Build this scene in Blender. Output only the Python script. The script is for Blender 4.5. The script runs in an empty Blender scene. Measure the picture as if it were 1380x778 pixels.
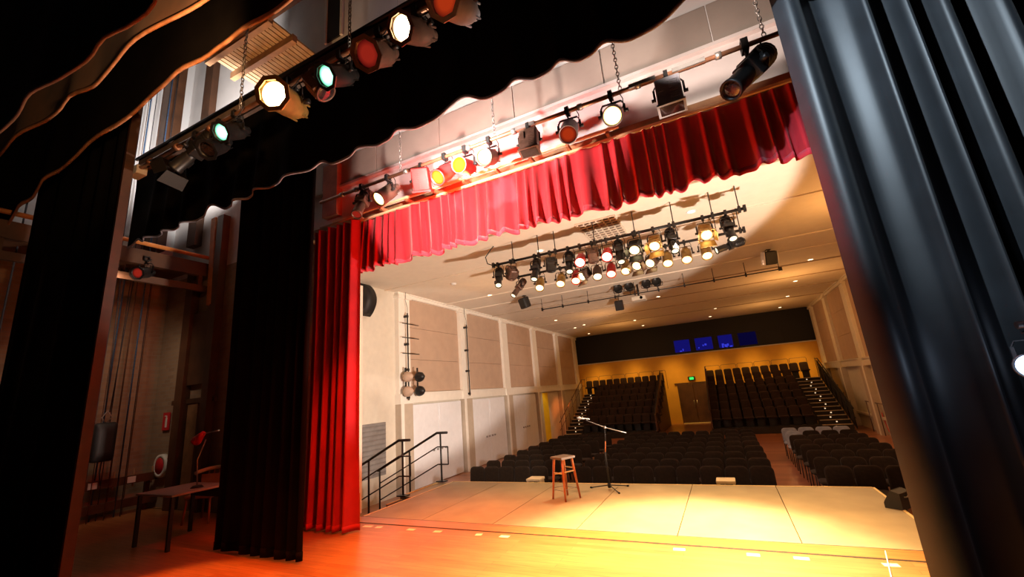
import bpy, bmesh, math, random
from mathutils import Vector, Matrix, Quaternion, Euler
random.seed(7)
C = bpy.context.scene.collection
PI = math.pi

# ------------------------------------------------------------------ materials
def mat(name, col, rough=.5, metal=0, noise=.12, scale=6, bump=0, sheen=0, coat=0, spec=.5):
    m = bpy.data.materials.new(name); m.use_nodes = True
    nt = m.node_tree; b = nt.nodes['Principled BSDF']
    tc = nt.nodes.new('ShaderNodeTexCoord'); nz = nt.nodes.new('ShaderNodeTexNoise')
    nz.inputs['Scale'].default_value = scale; nz.inputs['Detail'].default_value = 4
    nt.links.new(tc.outputs['Object'], nz.inputs['Vector'])
    r = nt.nodes.new('ShaderNodeValToRGB')
    r.color_ramp.elements[0].position = .3; r.color_ramp.elements[1].position = .7
    r.color_ramp.elements[0].color = (*[c * (1 - noise) for c in col], 1)
    r.color_ramp.elements[1].color = (*[min(1, c * (1 + noise)) for c in col], 1)
    nt.links.new(nz.outputs['Fac'], r.inputs[0]); nt.links.new(r.outputs[0], b.inputs['Base Color'])
    b.inputs['Roughness'].default_value = rough; b.inputs['Metallic'].default_value = metal
    b.inputs['Sheen Weight'].default_value = sheen; b.inputs['Coat Weight'].default_value = coat
    b.inputs['Specular IOR Level'].default_value = spec
    if bump:
        bp = nt.nodes.new('ShaderNodeBump'); bp.inputs['Strength'].default_value = bump
        bp.inputs['Distance'].default_value = .01
        nt.links.new(nz.outputs['Fac'], bp.inputs['Height']); nt.links.new(bp.outputs[0], b.inputs['Normal'])
    return m

def wood_floor(name, c1, c2, c3, width=.09, length=1.6, rough=.35, along='X'):
    m = bpy.data.materials.new(name); m.use_nodes = True
    nt = m.node_tree; b = nt.nodes['Principled BSDF']; N = nt.nodes.new; L = nt.links.new
    tc = N('ShaderNodeTexCoord'); mp = N('ShaderNodeMapping'); L(tc.outputs['Object'], mp.inputs['Vector'])
    if along == 'Y': mp.inputs['Rotation'].default_value = (0, 0, PI / 2)
    br = N('ShaderNodeTexBrick'); L(mp.outputs[0], br.inputs['Vector'])
    br.inputs['Scale'].default_value = 1; br.inputs['Brick Width'].default_value = length
    br.inputs['Row Height'].default_value = width; br.inputs['Mortar Size'].default_value = .0018
    br.inputs['Color1'].default_value = (*c1, 1); br.inputs['Color2'].default_value = (*c2, 1)
    br.inputs['Mortar'].default_value = (*[c * .35 for c in c3], 1); br.offset = .37
    nz = N('ShaderNodeTexNoise'); mp2 = N('ShaderNodeMapping'); L(tc.outputs['Object'], mp2.inputs['Vector'])
    mp2.inputs['Scale'].default_value = (2, 26, 1) if along == 'X' else (26, 2, 1)
    L(mp2.outputs[0], nz.inputs['Vector']); nz.inputs['Scale'].default_value = 1.5; nz.inputs['Detail'].default_value = 5
    mx = N('ShaderNodeMixRGB'); mx.blend_type = 'MULTIPLY'; mx.inputs[0].default_value = .55
    rp = N('ShaderNodeValToRGB'); rp.color_ramp.elements[0].color = (.45, .42, .4, 1); rp.color_ramp.elements[0].position = .3
    rp.color_ramp.elements[1].color = (1, 1, 1, 1); rp.color_ramp.elements[1].position = .65
    L(nz.outputs['Fac'], rp.inputs[0]); L(br.outputs['Color'], mx.inputs[1]); L(rp.outputs[0], mx.inputs[2])
    L(mx.outputs[0], b.inputs['Base Color'])
    b.inputs['Roughness'].default_value = rough; b.inputs['Coat Weight'].default_value = .15
    b.inputs['Coat Roughness'].default_value = .25
    return m

def brick_wall(name):
    m = bpy.data.materials.new(name); m.use_nodes = True
    nt = m.node_tree; b = nt.nodes['Principled BSDF']; N = nt.nodes.new; L = nt.links.new
    tc = N('ShaderNodeTexCoord'); sp = N('ShaderNodeSeparateXYZ'); L(tc.outputs['Object'], sp.inputs[0])
    ad = N('ShaderNodeMath'); ad.operation = 'ADD'; L(sp.outputs['X'], ad.inputs[0]); L(sp.outputs['Y'], ad.inputs[1])
    cb = N('ShaderNodeCombineXYZ'); L(ad.outputs[0], cb.inputs['X']); L(sp.outputs['Z'], cb.inputs['Y'])
    br = N('ShaderNodeTexBrick'); L(cb.outputs[0], br.inputs['Vector'])
    br.inputs['Scale'].default_value = 1; br.inputs['Brick Width'].default_value = .24; br.inputs['Row Height'].default_value = .085
    br.inputs['Mortar Size'].default_value = .008
    br.inputs['Color1'].default_value = (.36, .25, .16, 1); br.inputs['Color2'].default_value = (.29, .19, .12, 1)
    br.inputs['Mortar'].default_value = (.3, .24, .19, 1)
    gt = N('ShaderNodeMath'); gt.operation = 'GREATER_THAN'; gt.inputs[1].default_value = 5.75; L(sp.outputs['Z'], gt.inputs[0])
    mx = N('ShaderNodeMixRGB'); L(gt.outputs[0], mx.inputs[0]); L(br.outputs['Color'], mx.inputs[1]); mx.inputs[2].default_value = (.66, .66, .66, 1)
    L(mx.outputs[0], b.inputs['Base Color']); b.inputs['Roughness'].default_value = .85
    return m

def glow(name, col, strength, rim=None, rimstr=None, r=.1):
    """lit lens: hot centre falling to the coloured rim, by distance from the lens centre"""
    m = bpy.data.materials.new(name); m.use_nodes = True
    nt = m.node_tree; nt.nodes.clear(); N = nt.nodes.new; L = nt.links.new
    out = N('ShaderNodeOutputMaterial'); e = N('ShaderNodeEmission'); L(e.outputs[0], out.inputs[0])
    tc = N('ShaderNodeTexCoord'); ln = N('ShaderNodeVectorMath'); ln.operation = 'LENGTH'; L(tc.outputs['Object'], ln.inputs[0])
    mr = N('ShaderNodeMapRange'); mr.inputs['From Min'].default_value = r * .55; mr.inputs['From Max'].default_value = r
    L(ln.outputs['Value'], mr.inputs['Value'])
    mx = N('ShaderNodeMixRGB'); L(mr.outputs[0], mx.inputs[0])
    rim = rim or col; rs = rimstr if rimstr is not None else strength * .25
    mx.inputs[1].default_value = (*[c * strength for c in col], 1); mx.inputs[2].default_value = (*[c * rs for c in rim], 1)
    L(mx.outputs[0], e.inputs[0]); e.inputs[1].default_value = 1
    m.cycles.emission_sampling = 'NONE'
    return m

def emit(name, col, s):
    m = bpy.data.materials.new(name); m.use_nodes = True; nt = m.node_tree; nt.nodes.clear()
    out = nt.nodes.new('ShaderNodeOutputMaterial'); e = nt.nodes.new('ShaderNodeEmission')
    e.inputs[0].default_value = (*col, 1); e.inputs[1].default_value = s; nt.links.new(e.outputs[0], out.inputs[0])
    m.cycles.emission_sampling = 'NONE'
    return m

M = {}
M['black_velvet'] = mat('black_velvet', (.006, .005, .005), .95, sheen=.0, noise=.3, scale=3, spec=.1)
M['charcoal_cloth'] = mat('charcoal_cloth', (.011, .013, .016), .48, sheen=.10, noise=.25, scale=5, spec=.5)
M['brown_satin'] = mat('brown_satin', (.17, .062, .018), .6, noise=.35, scale=2.5, sheen=.1)  # brown cloth, with the warm light on it partly put into its colour
M['binding_brown'] = mat('binding_brown', (.045, .016, .006), .6, noise=.3)
M['copper_lit_hem'] = mat('copper_lit_hem', (.55, .25, .12), .5, noise=.3, scale=8)  # warm light along the border hems, put into the cloth colour
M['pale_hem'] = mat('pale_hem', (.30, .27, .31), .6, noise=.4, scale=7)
M['red_velvet'] = mat('red_velvet', (.42, .012, .022), .7, sheen=.35, noise=.15, scale=3, spec=.2)
M['red_hem'] = mat('red_hem', (.62, .035, .06), .7, sheen=.35, noise=.1, scale=3, spec=.2)
M['stage_wood'] = wood_floor('stage_wood', (.50, .23, .075), (.42, .17, .05), (.4, .2, .1), .085, 1.9, .32)
M['hall_wood'] = wood_floor('hall_wood', (.50, .20, .09), (.30, .10, .05), (.3, .15, .08), .30, 2.4, .3)
M['strip_wood'] = wood_floor('strip_wood', (.52, .22, .06), (.45, .18, .05), (.4, .2, .1), .1, 2.2, .3)
M['deck'] = mat('deck', (.36, .27, .15), .5, noise=.16, scale=1.6)
M['deck_edge'] = mat('deck_edge', (.85, .62, .28), .4, noise=.1)
M['dark'] = mat('dark', (.012, .011, .012), .6, noise=.2)
M['bronze'] = mat('bronze', (.2, .1, .05), .4, metal=.5)
M['black_metal'] = mat('black_metal', (.018, .017, .017), .42, metal=.3, noise=.2)
M['grey_metal'] = mat('grey_metal', (.30, .30, .34), .4, metal=.2, noise=.2, scale=9)
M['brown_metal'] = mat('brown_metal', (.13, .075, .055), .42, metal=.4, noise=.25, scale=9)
M['gold_lit_metal'] = mat('gold_lit_metal', (.42, .25, .07), .4, metal=.5, noise=.25, scale=9)  # lamp bodies with warm lamp light put into the metal colour
M['red_lit_metal'] = mat('red_lit_metal', (.55, .03, .03), .4, metal=.2, noise=.2)  # lamp bodies with the red glow put into the metal colour
M['steel'] = mat('steel', (.42, .40, .38), .35, metal=.8, noise=.15)
M['pipe_copper'] = mat('pipe_copper', (.34, .16, .09), .35, metal=.55, noise=.35, scale=4)
M['raceway'] = mat('raceway', (.13, .10, .085), .7, noise=.3)
M['cream'] = mat('cream', (.72, .66, .56), .7, noise=.04)
M['plaster'] = mat('plaster', (.66, .60, .50), .75, noise=.04)
M['white_trim'] = mat('white_trim', (.84, .80, .72), .6, noise=.03)
M['tan_panel'] = mat('tan_panel', (.50, .355, .26), .85, noise=.05, scale=3)
M['pier'] = mat('pier', (.50, .42, .33), .75, noise=.05)  # beige, darkened for the shade on the lower pillars
M['white_door'] = mat('white_door', (.80, .82, .86), .6, noise=.03)
M['ceiling'] = mat('ceiling', (.76, .68, .57), .8, noise=.03)
M['groove'] = mat('groove', (.46, .36, .26), .8)
M['yellow_wall'] = mat('yellow_wall', (.95, .62, .02), .6, noise=.06)
M['amber_wall'] = mat('amber_wall', (.72, .38, .05), .75, noise=.06, scale=2)
M['booth_black'] = mat('booth_black', (.004, .0035, .006), .7)
M['fabric_chair'] = mat('fabric_chair', (.022, .013, .007), .9, sheen=.10, noise=.25, scale=20, spec=.12)
M['fabric_grey'] = mat('fabric_grey', (.26, .27, .31), .8, sheen=.1, noise=.15, scale=12)  # grey cloth, with cool light partly put into its colour
M['fabric_raked'] = mat('fabric_raked', (.030, .014, .009), .85, sheen=.15, noise=.25, scale=14, spec=.25)
M['deck_dark'] = mat('deck_dark', (.022, .014, .010), .8, noise=.2)
M['nosing'] = mat('nosing', (.50, .40, .28), .5, noise=.1)
M['dark_timber'] = mat('dark_timber', (.085, .035, .015), .5, noise=.3, scale=3)
M['timber'] = mat('timber', (.30, .155, .07), .6, noise=.3, scale=4)
M['slat_timber'] = mat('slat_timber', (.42, .27, .15), .7, noise=.25, scale=5)
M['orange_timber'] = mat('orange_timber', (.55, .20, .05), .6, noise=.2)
M['stool_wood'] = mat('stool_wood', (.46, .12, .03), .35, noise=.25, scale=10, coat=.3)
M['stool_top'] = mat('stool_top', (.16, .12, .09), .3, noise=.2, scale=9, coat=.3)
M['pale_wood'] = mat('pale_wood', (.75, .58, .34), .5, noise=.1)
M['tape'] = mat('tape', (.85, .75, .55), .6, noise=.06)
M['white_paint'] = mat('white_paint', (.80, .80, .80), .6, noise=.03)
M['upper_wall'] = mat('upper_wall', (.74, .70, .68), .8, noise=.06, scale=2)
M['grey_brown'] = mat('grey_brown', (.34, .29, .25), .8, noise=.1, scale=2)  # tabletop colour, also the painted shadow band over the stage opening
M['brick'] = brick_wall('brick')
M['grey_louvre'] = mat('grey_louvre', (.23, .21, .20), .7, noise=.1)
M['sign_red'] = mat('sign_red', (.65, .02, .03), .5, noise=.03)
M['sign_white'] = mat('sign_white', (.8, .8, .78), .5, noise=.03)
M['red_lens'] = mat('red_lens', (.50, .05, .015), .2, noise=.4, scale=14, coat=.6)
M['dark_lens'] = mat('dark_lens', (.03, .02, .02), .1, noise=.4, scale=14, coat=.8)
M['glass_lens'] = mat('glass_lens', (.55, .45, .28), .15, noise=.3, scale=18, coat=.8)
M['rope_brown'] = mat('rope_brown', (.10, .05, .03), .9, noise=.3, scale=30)
M['rope_blue'] = mat('rope_blue', (.05, .11, .22), .9, noise=.3, scale=30)
M['rope_dark'] = mat('rope_dark', (.03, .028, .035), .9, noise=.3, scale=30)
M['blue_window'] = emit('blue_window', (.012, .010, .26), .5)
M['blue_dim'] = emit('blue_dim', (.02, .012, .22), .12)
M['blue_bright'] = emit('blue_bright', (.05, .06, .9), .7)
M['exit_green'] = emit('exit_green', (.05, .9, .12), 1.4)
M['downlight'] = emit('downlight', (1, .78, .45), 5)
M['step_led'] = emit('step_led', (1, .7, .4), 1.2)
G = {}
G['white'] = glow('lens_white', (1, .80, .45), 26, (1, .55, .12), 6)
G['warm'] = glow('lens_warm', (1, .72, .30), 14, (1, .5, .1), 3)
G['hall'] = glow('lens_hall', (1, .78, .38), 9, (1, .55, .16), 2.0)
G['hallpink'] = glow('lens_hall_pink', (1, .78, .62), 12, (1, .32, .18), 2.0)
G['cool'] = glow('lens_cool', (.75, .86, 1), 30, (.35, .5, 1), 8)
G['small'] = glow('lens_small', (1, .82, .5), 2.2, (.6, .45, .2), .6)
G['yellow'] = glow('lens_yellow', (1, .85, .03), 4, (1, .30, .01), 2.0)
G['amber'] = glow('lens_amber', (1, .62, .05), 2.2, (.9, .3, .02), 1.2)
G['green'] = glow('lens_green', (.35, 1, .66), 3.2, (.01, .55, .16), .75)
G['orange'] = glow('lens_orange', (.72, .055, .01), .55, (.3, .02, .01), .3)  # faint glow put into red lenses that are not lit
G['red'] = glow('lens_red', (.55, .03, .015), .5, (.25, .01, .01), .25)  # dim glow, also put into an unlit red lens

# ------------------------------------------------------------------ mesh helpers
class MB:
    def __init__(s): s.b = bmesh.new()
    def face(s, vs, smooth=False):
        try:
            f = s.b.faces.new(vs); f.smooth = smooth; return f
        except ValueError: return None
    def box(s, c, d, rot=None, bev=0):
        R = rot if rot is not None else Matrix.Identity(3)
        c = Vector(c); hx, hy, hz = d[0] / 2, d[1] / 2, d[2] / 2
        t = bmesh.new()
        bmesh.ops.create_cube(t, size=1)
        bmesh.ops.scale(t, vec=Vector(d), verts=t.verts)
        if bev: bmesh.ops.bevel(t, geom=t.edges[:] , offset=bev, segments=2, affect='EDGES', profile=.5)
        s.merge(t, Matrix.Translation(c) @ R.to_4x4()); return s
    def merge(s, t, mtx):
        mp = {}
        for v in t.verts: mp[v] = s.b.verts.new(mtx @ v.co)
        for f in t.faces: s.face([mp[v] for v in f.verts], f.smooth)
        t.free()
    def bar(s, p0, p1, w, h, up=(0, 0, 1)):
        p0, p1 = Vector(p0), Vector(p1); d = (p1 - p0); L = d.length; d.normalize()
        u = Vector(up)
        if abs(d.dot(u)) > .98: u = Vector((0, 1, 0))
        x = d.cross(u).normalized(); z = x.cross(d)
        R = Matrix((x, d, z)).transposed()
        return s.box((p0 + p1) / 2, (w, L, h), R)
    def tube(s, pts, r, n=8, caps=True):
        pts = [Vector(p) for p in pts]; rings = []
        prev = None
        for i, p in enumerate(pts):
            if i == 0: d = pts[1] - p
            elif i == len(pts) - 1: d = p - pts[i - 1]
            else: d = (pts[i + 1] - p).normalized() + (p - pts[i - 1]).normalized()
            d.normalize()
            if prev is None:
                a = Vector((0, 0, 1)) if abs(d.z) < .9 else Vector((1, 0, 0)); x = d.cross(a).normalized()
            else:
                x = (prev - d * prev.dot(d)).normalized()
            prev = x; y = d.cross(x)
            rr = r[i] if isinstance(r, (list, tuple)) else r
            rings.append([s.b.verts.new(p + (x * math.cos(t) + y * math.sin(t)) * rr) for t in [2 * PI * k / n for k in range(n)]])
        for a, b2 in zip(rings, rings[1:]):
            for k in range(n): s.face([a[k], a[(k + 1) % n], b2[(k + 1) % n], b2[k]], True)
        if caps:
            s.face(rings[0][::-1]); s.face(rings[-1])
        return s
    def lathe(s, prof, n=20, mtx=Matrix.Identity(4), smooth=True):
        """profile of (r, z) about local Z"""
        rings = []
        for r, z in prof:
            if r < 1e-5: rings.append([s.b.verts.new(mtx @ Vector((0, 0, z)))])
            else: rings.append([s.b.verts.new(mtx @ Vector((r * math.cos(2 * PI * k / n), r * math.sin(2 * PI * k / n), z))) for k in range(n)])
        for a, b2 in zip(rings, rings[1:]):
            for k in range(n):
                k2 = (k + 1) % n
                if len(a) == 1 and len(b2) == 1: continue
                if len(a) == 1: s.face([a[0], b2[k2], b2[k]], smooth)
                elif len(b2) == 1: s.face([a[k], a[k2], b2[0]], smooth)
                else: s.face([a[k], a[k2], b2[k2], b2[k]], smooth)
        return s
    def pad(s, outline, thick, bev, mtx=Matrix.Identity(4), bend=0):
        """pillow panel from a 2-D outline in local XZ, thickness along Y"""
        cx = sum(p[0] for p in outline) / len(outline); cz = sum(p[1] for p in outline) / len(outline)
        def ring(k, y):
            out = []
            for x, z in outline:
                X = cx + (x - cx) * k; Z = cz + (z - cz) * k
                out.append(s.b.verts.new(mtx @ Vector((X, y - bend * X * X, Z))))
            return out
        k = 1 - bev
        R = [ring(k * .6, thick / 2 * 1.12), ring(k, thick / 2), ring(1, thick / 2 * .4), ring(1, -thick / 2 * .4), ring(k, -thick / 2), ring(k * .6, -thick / 2 * 1.12)]
        n = len(outline)
        for a, b2 in zip(R, R[1:]):
            for i in range(n): s.face([a[i], b2[i], b2[(i + 1) % n], a[(i + 1) % n]], True)
        s.face(R[0]); s.face(R[-1][::-1]); return s
    def build(s, name, m, parent=None, loc=None, smooth=None):
        me = bpy.data.meshes.new(name)
        bmesh.ops.recalc_face_normals(s.b, faces=s.b.faces)
        s.b.to_mesh(me); s.b.free(); me.materials.append(m)
        o = bpy.data.objects.new(name, me); C.objects.link(o)
        if parent: o.parent = parent
        if loc is not None: o.location = loc
        return o

def tag(o, label, cat, group=None):
    o['label'] = label; o['category'] = cat
    if group: o['group'] = group
    return o
def thing(name, label, cat, loc=(0, 0, 0), group=None, rz=0):
    o = bpy.data.objects.new(name, None); C.objects.link(o); o.location = loc; o.rotation_euler = (0, 0, rz)
    o.empty_display_size = .1
    return tag(o, label, cat, group)
def structure(o): o['kind'] = 'structure'; return o
def copy_thing(root, loc, label, rz=None, group=None):
    r = root.copy(); C.objects.link(r); r.location = loc; r['label'] = label
    if rz is not None: r.rotation_euler = (0, 0, rz)
    if group: r['group'] = group
    for ch in root.children:
        c = ch.copy(); C.objects.link(c); c.parent = r
        for g in ch.children:
            d = g.copy(); C.objects.link(d); d.parent = c
    return r
ORD = ['first', 'second', 'third', 'fourth', 'fifth', 'sixth', 'seventh', 'eighth', 'ninth', 'tenth', 'eleventh', 'twelfth', 'thirteenth', 'fourteenth', 'fifteenth', 'sixteenth']
def rounded(w, h, r, z0=0, n=5, rb=None):
    rb = r if rb is None else rb; out = []
    for cx, cz, a0, rr in ((w / 2, h, 0, r), (-w / 2, h, PI / 2, r), (-w / 2, 0, PI, rb), (w / 2, 0, 3 * PI / 2, rb)):
        sx = -1 if cx > 0 else 1; sz = -1 if cz > 0 else 1
        for k in range(n + 1):
            a = a0 + PI / 2 * k / n
            out.append((cx + sx * rr + rr * math.cos(a), z0 + cz + sz * rr + rr * math.sin(a)))
    return out

FZ = -.85      # hall floor
CZ = 5.25      # hall ceiling
XL, XR, YB = -9.1, 5.1, 29.0

# ------------------------------------------------------------------ camera
yaw, pit, rol, F = -.43978625, .24459461, -.08265159, 568.43
f = Vector((math.sin(yaw) * math.cos(pit), math.cos(yaw) * math.cos(pit), math.sin(pit)))
r0 = Vector((math.cos(yaw), -math.sin(yaw), 0)); u0 = r0.cross(f)
r = r0 * math.cos(rol) + u0 * math.sin(rol); u = -r0 * math.sin(rol) + u0 * math.cos(rol)
cd = bpy.data.cameras.new('camera'); cam = bpy.data.objects.new('camera', cd); C.objects.link(cam)
cam.matrix_world = Matrix.Translation((0, 0, 1.75)) @ Matrix((r, u, -f)).transposed().to_4x4()
cd.sensor_fit = 'HORIZONTAL'; cd.sensor_width = 36; cd.lens = 36 * F / 1380; cd.clip_start = .05; cd.clip_end = 200
bpy.context.scene.camera = cam

# ------------------------------------------------------------------ setting: stage house
structure(MB().box((-2, .85, -.15), (20, 9.08, .3)).build('floor', M['stage_wood']))
structure(MB().box((-12.1, 1.5, 6), (.2, 9, 12.6)).build('wall_left', M['brick']))
structure(MB().box((-2, 1.0, 12.1), (20.4, 10, .2)).build('ceiling', M['dark']))
# proscenium wall: two sides and the part over the opening
structure(MB().box((-9.07, 5.62, 2.4), (6.2, .34, 5.4)).build('wall_proscenium_left', M['brick']))
structure(MB().box((5.0, 5.62, 2.4), (6.4, .34, 5.4)).build('wall_proscenium_right', M['brick']))
structure(MB().box((-2, 5.62, 8.55), (20, .34, 6.9)).build('wall_proscenium_upper', M['upper_wall']))
structure(MB().box((-5.945, 5.71, 2.0), (.05, .30, 4.0)).build('trim_1', M['cream']))
structure(MB().box((-5.92, 5.60, .17), (.16, .30, .34)).build('trim_2', M['orange_timber']))
# wood strip between the two dark floor grooves
structure(MB().box((-2, 5.535, .003), (20, .26, .006)).build('trim_3', M['strip_wood']))
structure(MB().box((-2, 5.395, .002), (20, .022, .004)).build('trim_4', M['dark']))
structure(MB().box((-2, 5.678, .002), (20, .016, .004)).build('trim_5', M['dark']))
# grey board band in place of a cast shadow, and ledges, over the opening
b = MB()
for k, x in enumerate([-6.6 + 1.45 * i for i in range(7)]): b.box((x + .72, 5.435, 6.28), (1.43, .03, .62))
structure(b.build('trim_6', M['grey_brown']))
structure(MB().box((-2, 5.41, 5.94), (13, .08, .05)).build('trim_7', M['upper_wall']))
structure(MB().box((-2, 5.33, 4.98), (9.4, .24, .20)).build('trim_8', M['timber']))
structure(MB().box((-6.25, 5.38, 5.9), (.38, .14, 1.1)).build('trim_9', M['timber']))

# ------------------------------------------------------------------ setting: hall
structure(MB().box((-2, 17.4, FZ - .1), (XR - XL + .4, 23.6, .2)).build('floor_hall', M['hall_wood']))
structure(MB().box((-2, 17.4, CZ + .1), (XR - XL + .4, 23.3, .2)).build('ceiling_hall', M['ceiling']))
structure(MB().box((XL - .15, 17.4, 2.2), (.3, 23.3, 6.3)).build('wall_hall_left', M['plaster']))
structure(MB().box((XR + .15, 17.4, 2.2), (.3, 23.3, 6.3)).build('wall_hall_right', M['plaster']))
structure(MB().box((-2, YB + .1, 1.25), (XR - XL, .2, 4.2)).build('wall_hall_back', M['amber_wall']))
structure(MB().box((-2, YB + .05, 4.3), (XR - XL, .3, 1.9)).build('trim_10', M['booth_black']))
for i, (y, w) in enumerate([(7.9, .05), (9.95, .09), (13.05, .09), (14.6, .09), (16.6, .06), (18.9, .06), (21.4, .06), (24.2, .06)]):
    structure(MB().box((-2, y, CZ - .012), (XR - XL, w, .03)).build('trim_%d' % (11 + i), M['groove'] if w < .08 else M['ceiling']))
PY = [10.35 + 3.55 * k for k in range(6)]
tn = 20
for side, X, sg in (('left', XL, 1), ('right', XR, -1)):
    for k, y in enumerate(PY):
        structure(MB().box((X + sg * .10, y + .27, .44), (.24, .56, 2.58)).build('trim_%d' % tn, M['pier'])); tn += 1
        structure(MB().box((X + sg * .12, y + .06, .44), (.24, .13, 2.58)).build('trim_%d' % tn, M['white_trim'])); tn += 1
        b = MB(); b.box((X + sg * .08, y + .27, 3.5), (.18, .54, 3.5))
        b.box((X + sg * .10, y + .27, CZ - .16), (.26, .62, .10)); b.box((X + sg * .10, y + .27, 1.87), (.26, .60, .30))
        structure(b.build('trim_%d' % tn, M['white_trim'] if side == 'left' else M['cream'])); tn += 1
        y1 = PY[k + 1] if k < 5 else YB
        if y1 - (y + .54) < .3: continue
        yc, ln = (y + .54 + y1) / 2, y1 - y - .54
        b = MB()
        for q in range(3):
            b.box((X + sg * .02, yc, 2.06 + .525 + q * 1.05), (.06, ln, 1.04))
        structure(b.build('trim_%d' % tn, M['tan_panel'])); tn += 1
        b = MB(); b.box((X + sg * .09, yc, 1.87), (.16, ln, .27)); b.box((X + sg * .10, yc, 2.02), (.22, ln, .05)); b.box((X + sg * .07, yc, CZ - .07), (.14, ln, .14)); b.box((X + sg * .10, yc, CZ - .02), (.2, ln, .04))
        structure(b.build('trim_%d' % tn, M['white_trim'] if side == 'left' else M['cream'])); tn += 1
structure(MB().box((XR - .04, 17.5, -.25), (.08, 23, .10)).build('trim_%d' % tn, M['cream'])); tn += 1
structure(MB().box((XL + .03, 22.2, .42), (.1, .95, 2.5)).build('trim_%d' % tn, M['yellow_wall'])); tn += 1
structure(MB().box((-2, YB - .02, 3.32), (XR - XL, .06, .06)).build('trim_%d' % tn, M['cream'])); tn += 1
# white doors in the bays of the left wall
for k in range(3):
    y0, y1 = PY[k] + .60, PY[k + 1] - .06
    d = bpy.data.objects.new('door_%d' % (k + 1), None); C.objects.link(d); d.location = (XL, (y0 + y1) / 2, FZ); structure(d)
    w = (y1 - y0) / 2
    for s in (-1, 1):
        l = MB().box((.06, s * w / 2, 1.27), (.05, w - .012, 2.5), bev=.006).build('door_leaf', M['white_door'], d)
        MB().box((.09, s * w / 2, 2.2), (.02, w - .14, .5)).build('door_panel', M['white_door'], l)
        hb = MB()
        for q in (.12, .34): hb.tube([(.085, s * q, 1.02), (.13, s * q, 1.02)], .035, 10)
        hb.build('door_knob', M['steel'], l)
# timber door in the passage between the two banks of seats
d = bpy.data.objects.new('door_4', None); C.objects.link(d); d.location = (-1.85, YB - .02, FZ); structure(d)
for s in (-1, 1):
    l = MB().box((s * .46, -.03, 1.16), (.9, .05, 2.32), bev=.008).build('door_leaf', M['dark_timber'], d)
    MB().tube([(s * .08, -.09, .95), (s * .08, -.09, 1.35)], .015).build('door_handle', M['steel'], l)
MB().box((0, .0, 2.38), (2.1, .1, .08)).build('door_frame', M['dark_timber'], d)
MB().box((0, -.35, .02), (1.7, .5, .04)).build('threshold', M['pale_wood'], d)
# control booth windows in the dark band
for i, (x0, x1, m) in enumerate([(-2.52, -1.60, 'blue_window'), (-1.28, -.30, 'blue_window'), (.04, .82, 'blue_window'), (1.15, 2.1, 'blue_dim'), (2.5, 3.4, 'booth_black')]):
    wn = bpy.data.objects.new('window_%d' % (i + 1), None); C.objects.link(wn); wn.location = ((x0 + x1) / 2, YB - .12, 3.83); structure(wn)
    w = x1 - x0
    fr = MB()
    for c, s in (((0, 0, .40), (w + .1, .06, .05)), ((0, 0, -.40), (w + .1, .06, .05)), ((-w / 2 - .025, 0, 0), (.05, .06, .8)), ((w / 2 + .025, 0, 0), (.05, .06, .8))): fr.box(c, s)
    fr.build('window_frame', M['booth_black'], wn)
    MB().box((0, .01, 0), (w, .02, .76)).build('window_pane', M[m], wn)
    if i < 3:
        g = MB(); 
        for q in range((2, 3, 6)[i]): g.box((random.uniform(-.35, .35) * w, -.012, random.uniform(-.36, -.05)), (random.uniform(.06, .16), .01, random.uniform(.06, .2)))
        g.build('lit_screens', M['blue_bright'], wn)

# ------------------------------------------------------------------ thrust stage
xs = [-5.70, -4.52, -3.29, -2.05, -.82, .415, 1.65]
nm = ['far left', 'second from left', 'third from left, beside the stool', 'middle right, under the microphone stand', 'second from right', 'far right']
for i in range(6):
    t = thing('stage_deck', 'grey-tan forestage deck panel, %s' % nm[i], 'stage platform', ((xs[i] + xs[i + 1]) / 2, 7.0, 0), 'forestage deck panels')
    w = xs[i + 1] - xs[i] - .010
    MB().box((0, 0, -.03), (w, 2.60, .06)).build('deck_top', M['deck'], t)
    MB().box((0, 1.31, -.03), (w, .03, .07)).build('front_lip', M['deck_edge'], t)
    MB().box((0, 1.27, -.455), (w, .04, .79)).build('fascia', M['dark'], t)
    for sx in (-1, 1):
        for sy in (-1.2, 1.1): MB().box((sx * (w / 2 - .08), sy, -.455), (.06, .06, .79)).build('leg', M['black_metal'], t)
tag(MB().box((1.66, 7.0, -.03), (.03, 2.6, .07)).build('edge_strip', M['deck_edge']), 'pale edging along the right side of the forestage', 'edging')
tag(MB().box((-5.715, 7.0, -.03), (.03, 2.6, .07)).build('edge_strip', M['deck_edge']), 'pale edging along the left side of the forestage', 'edging')

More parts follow.
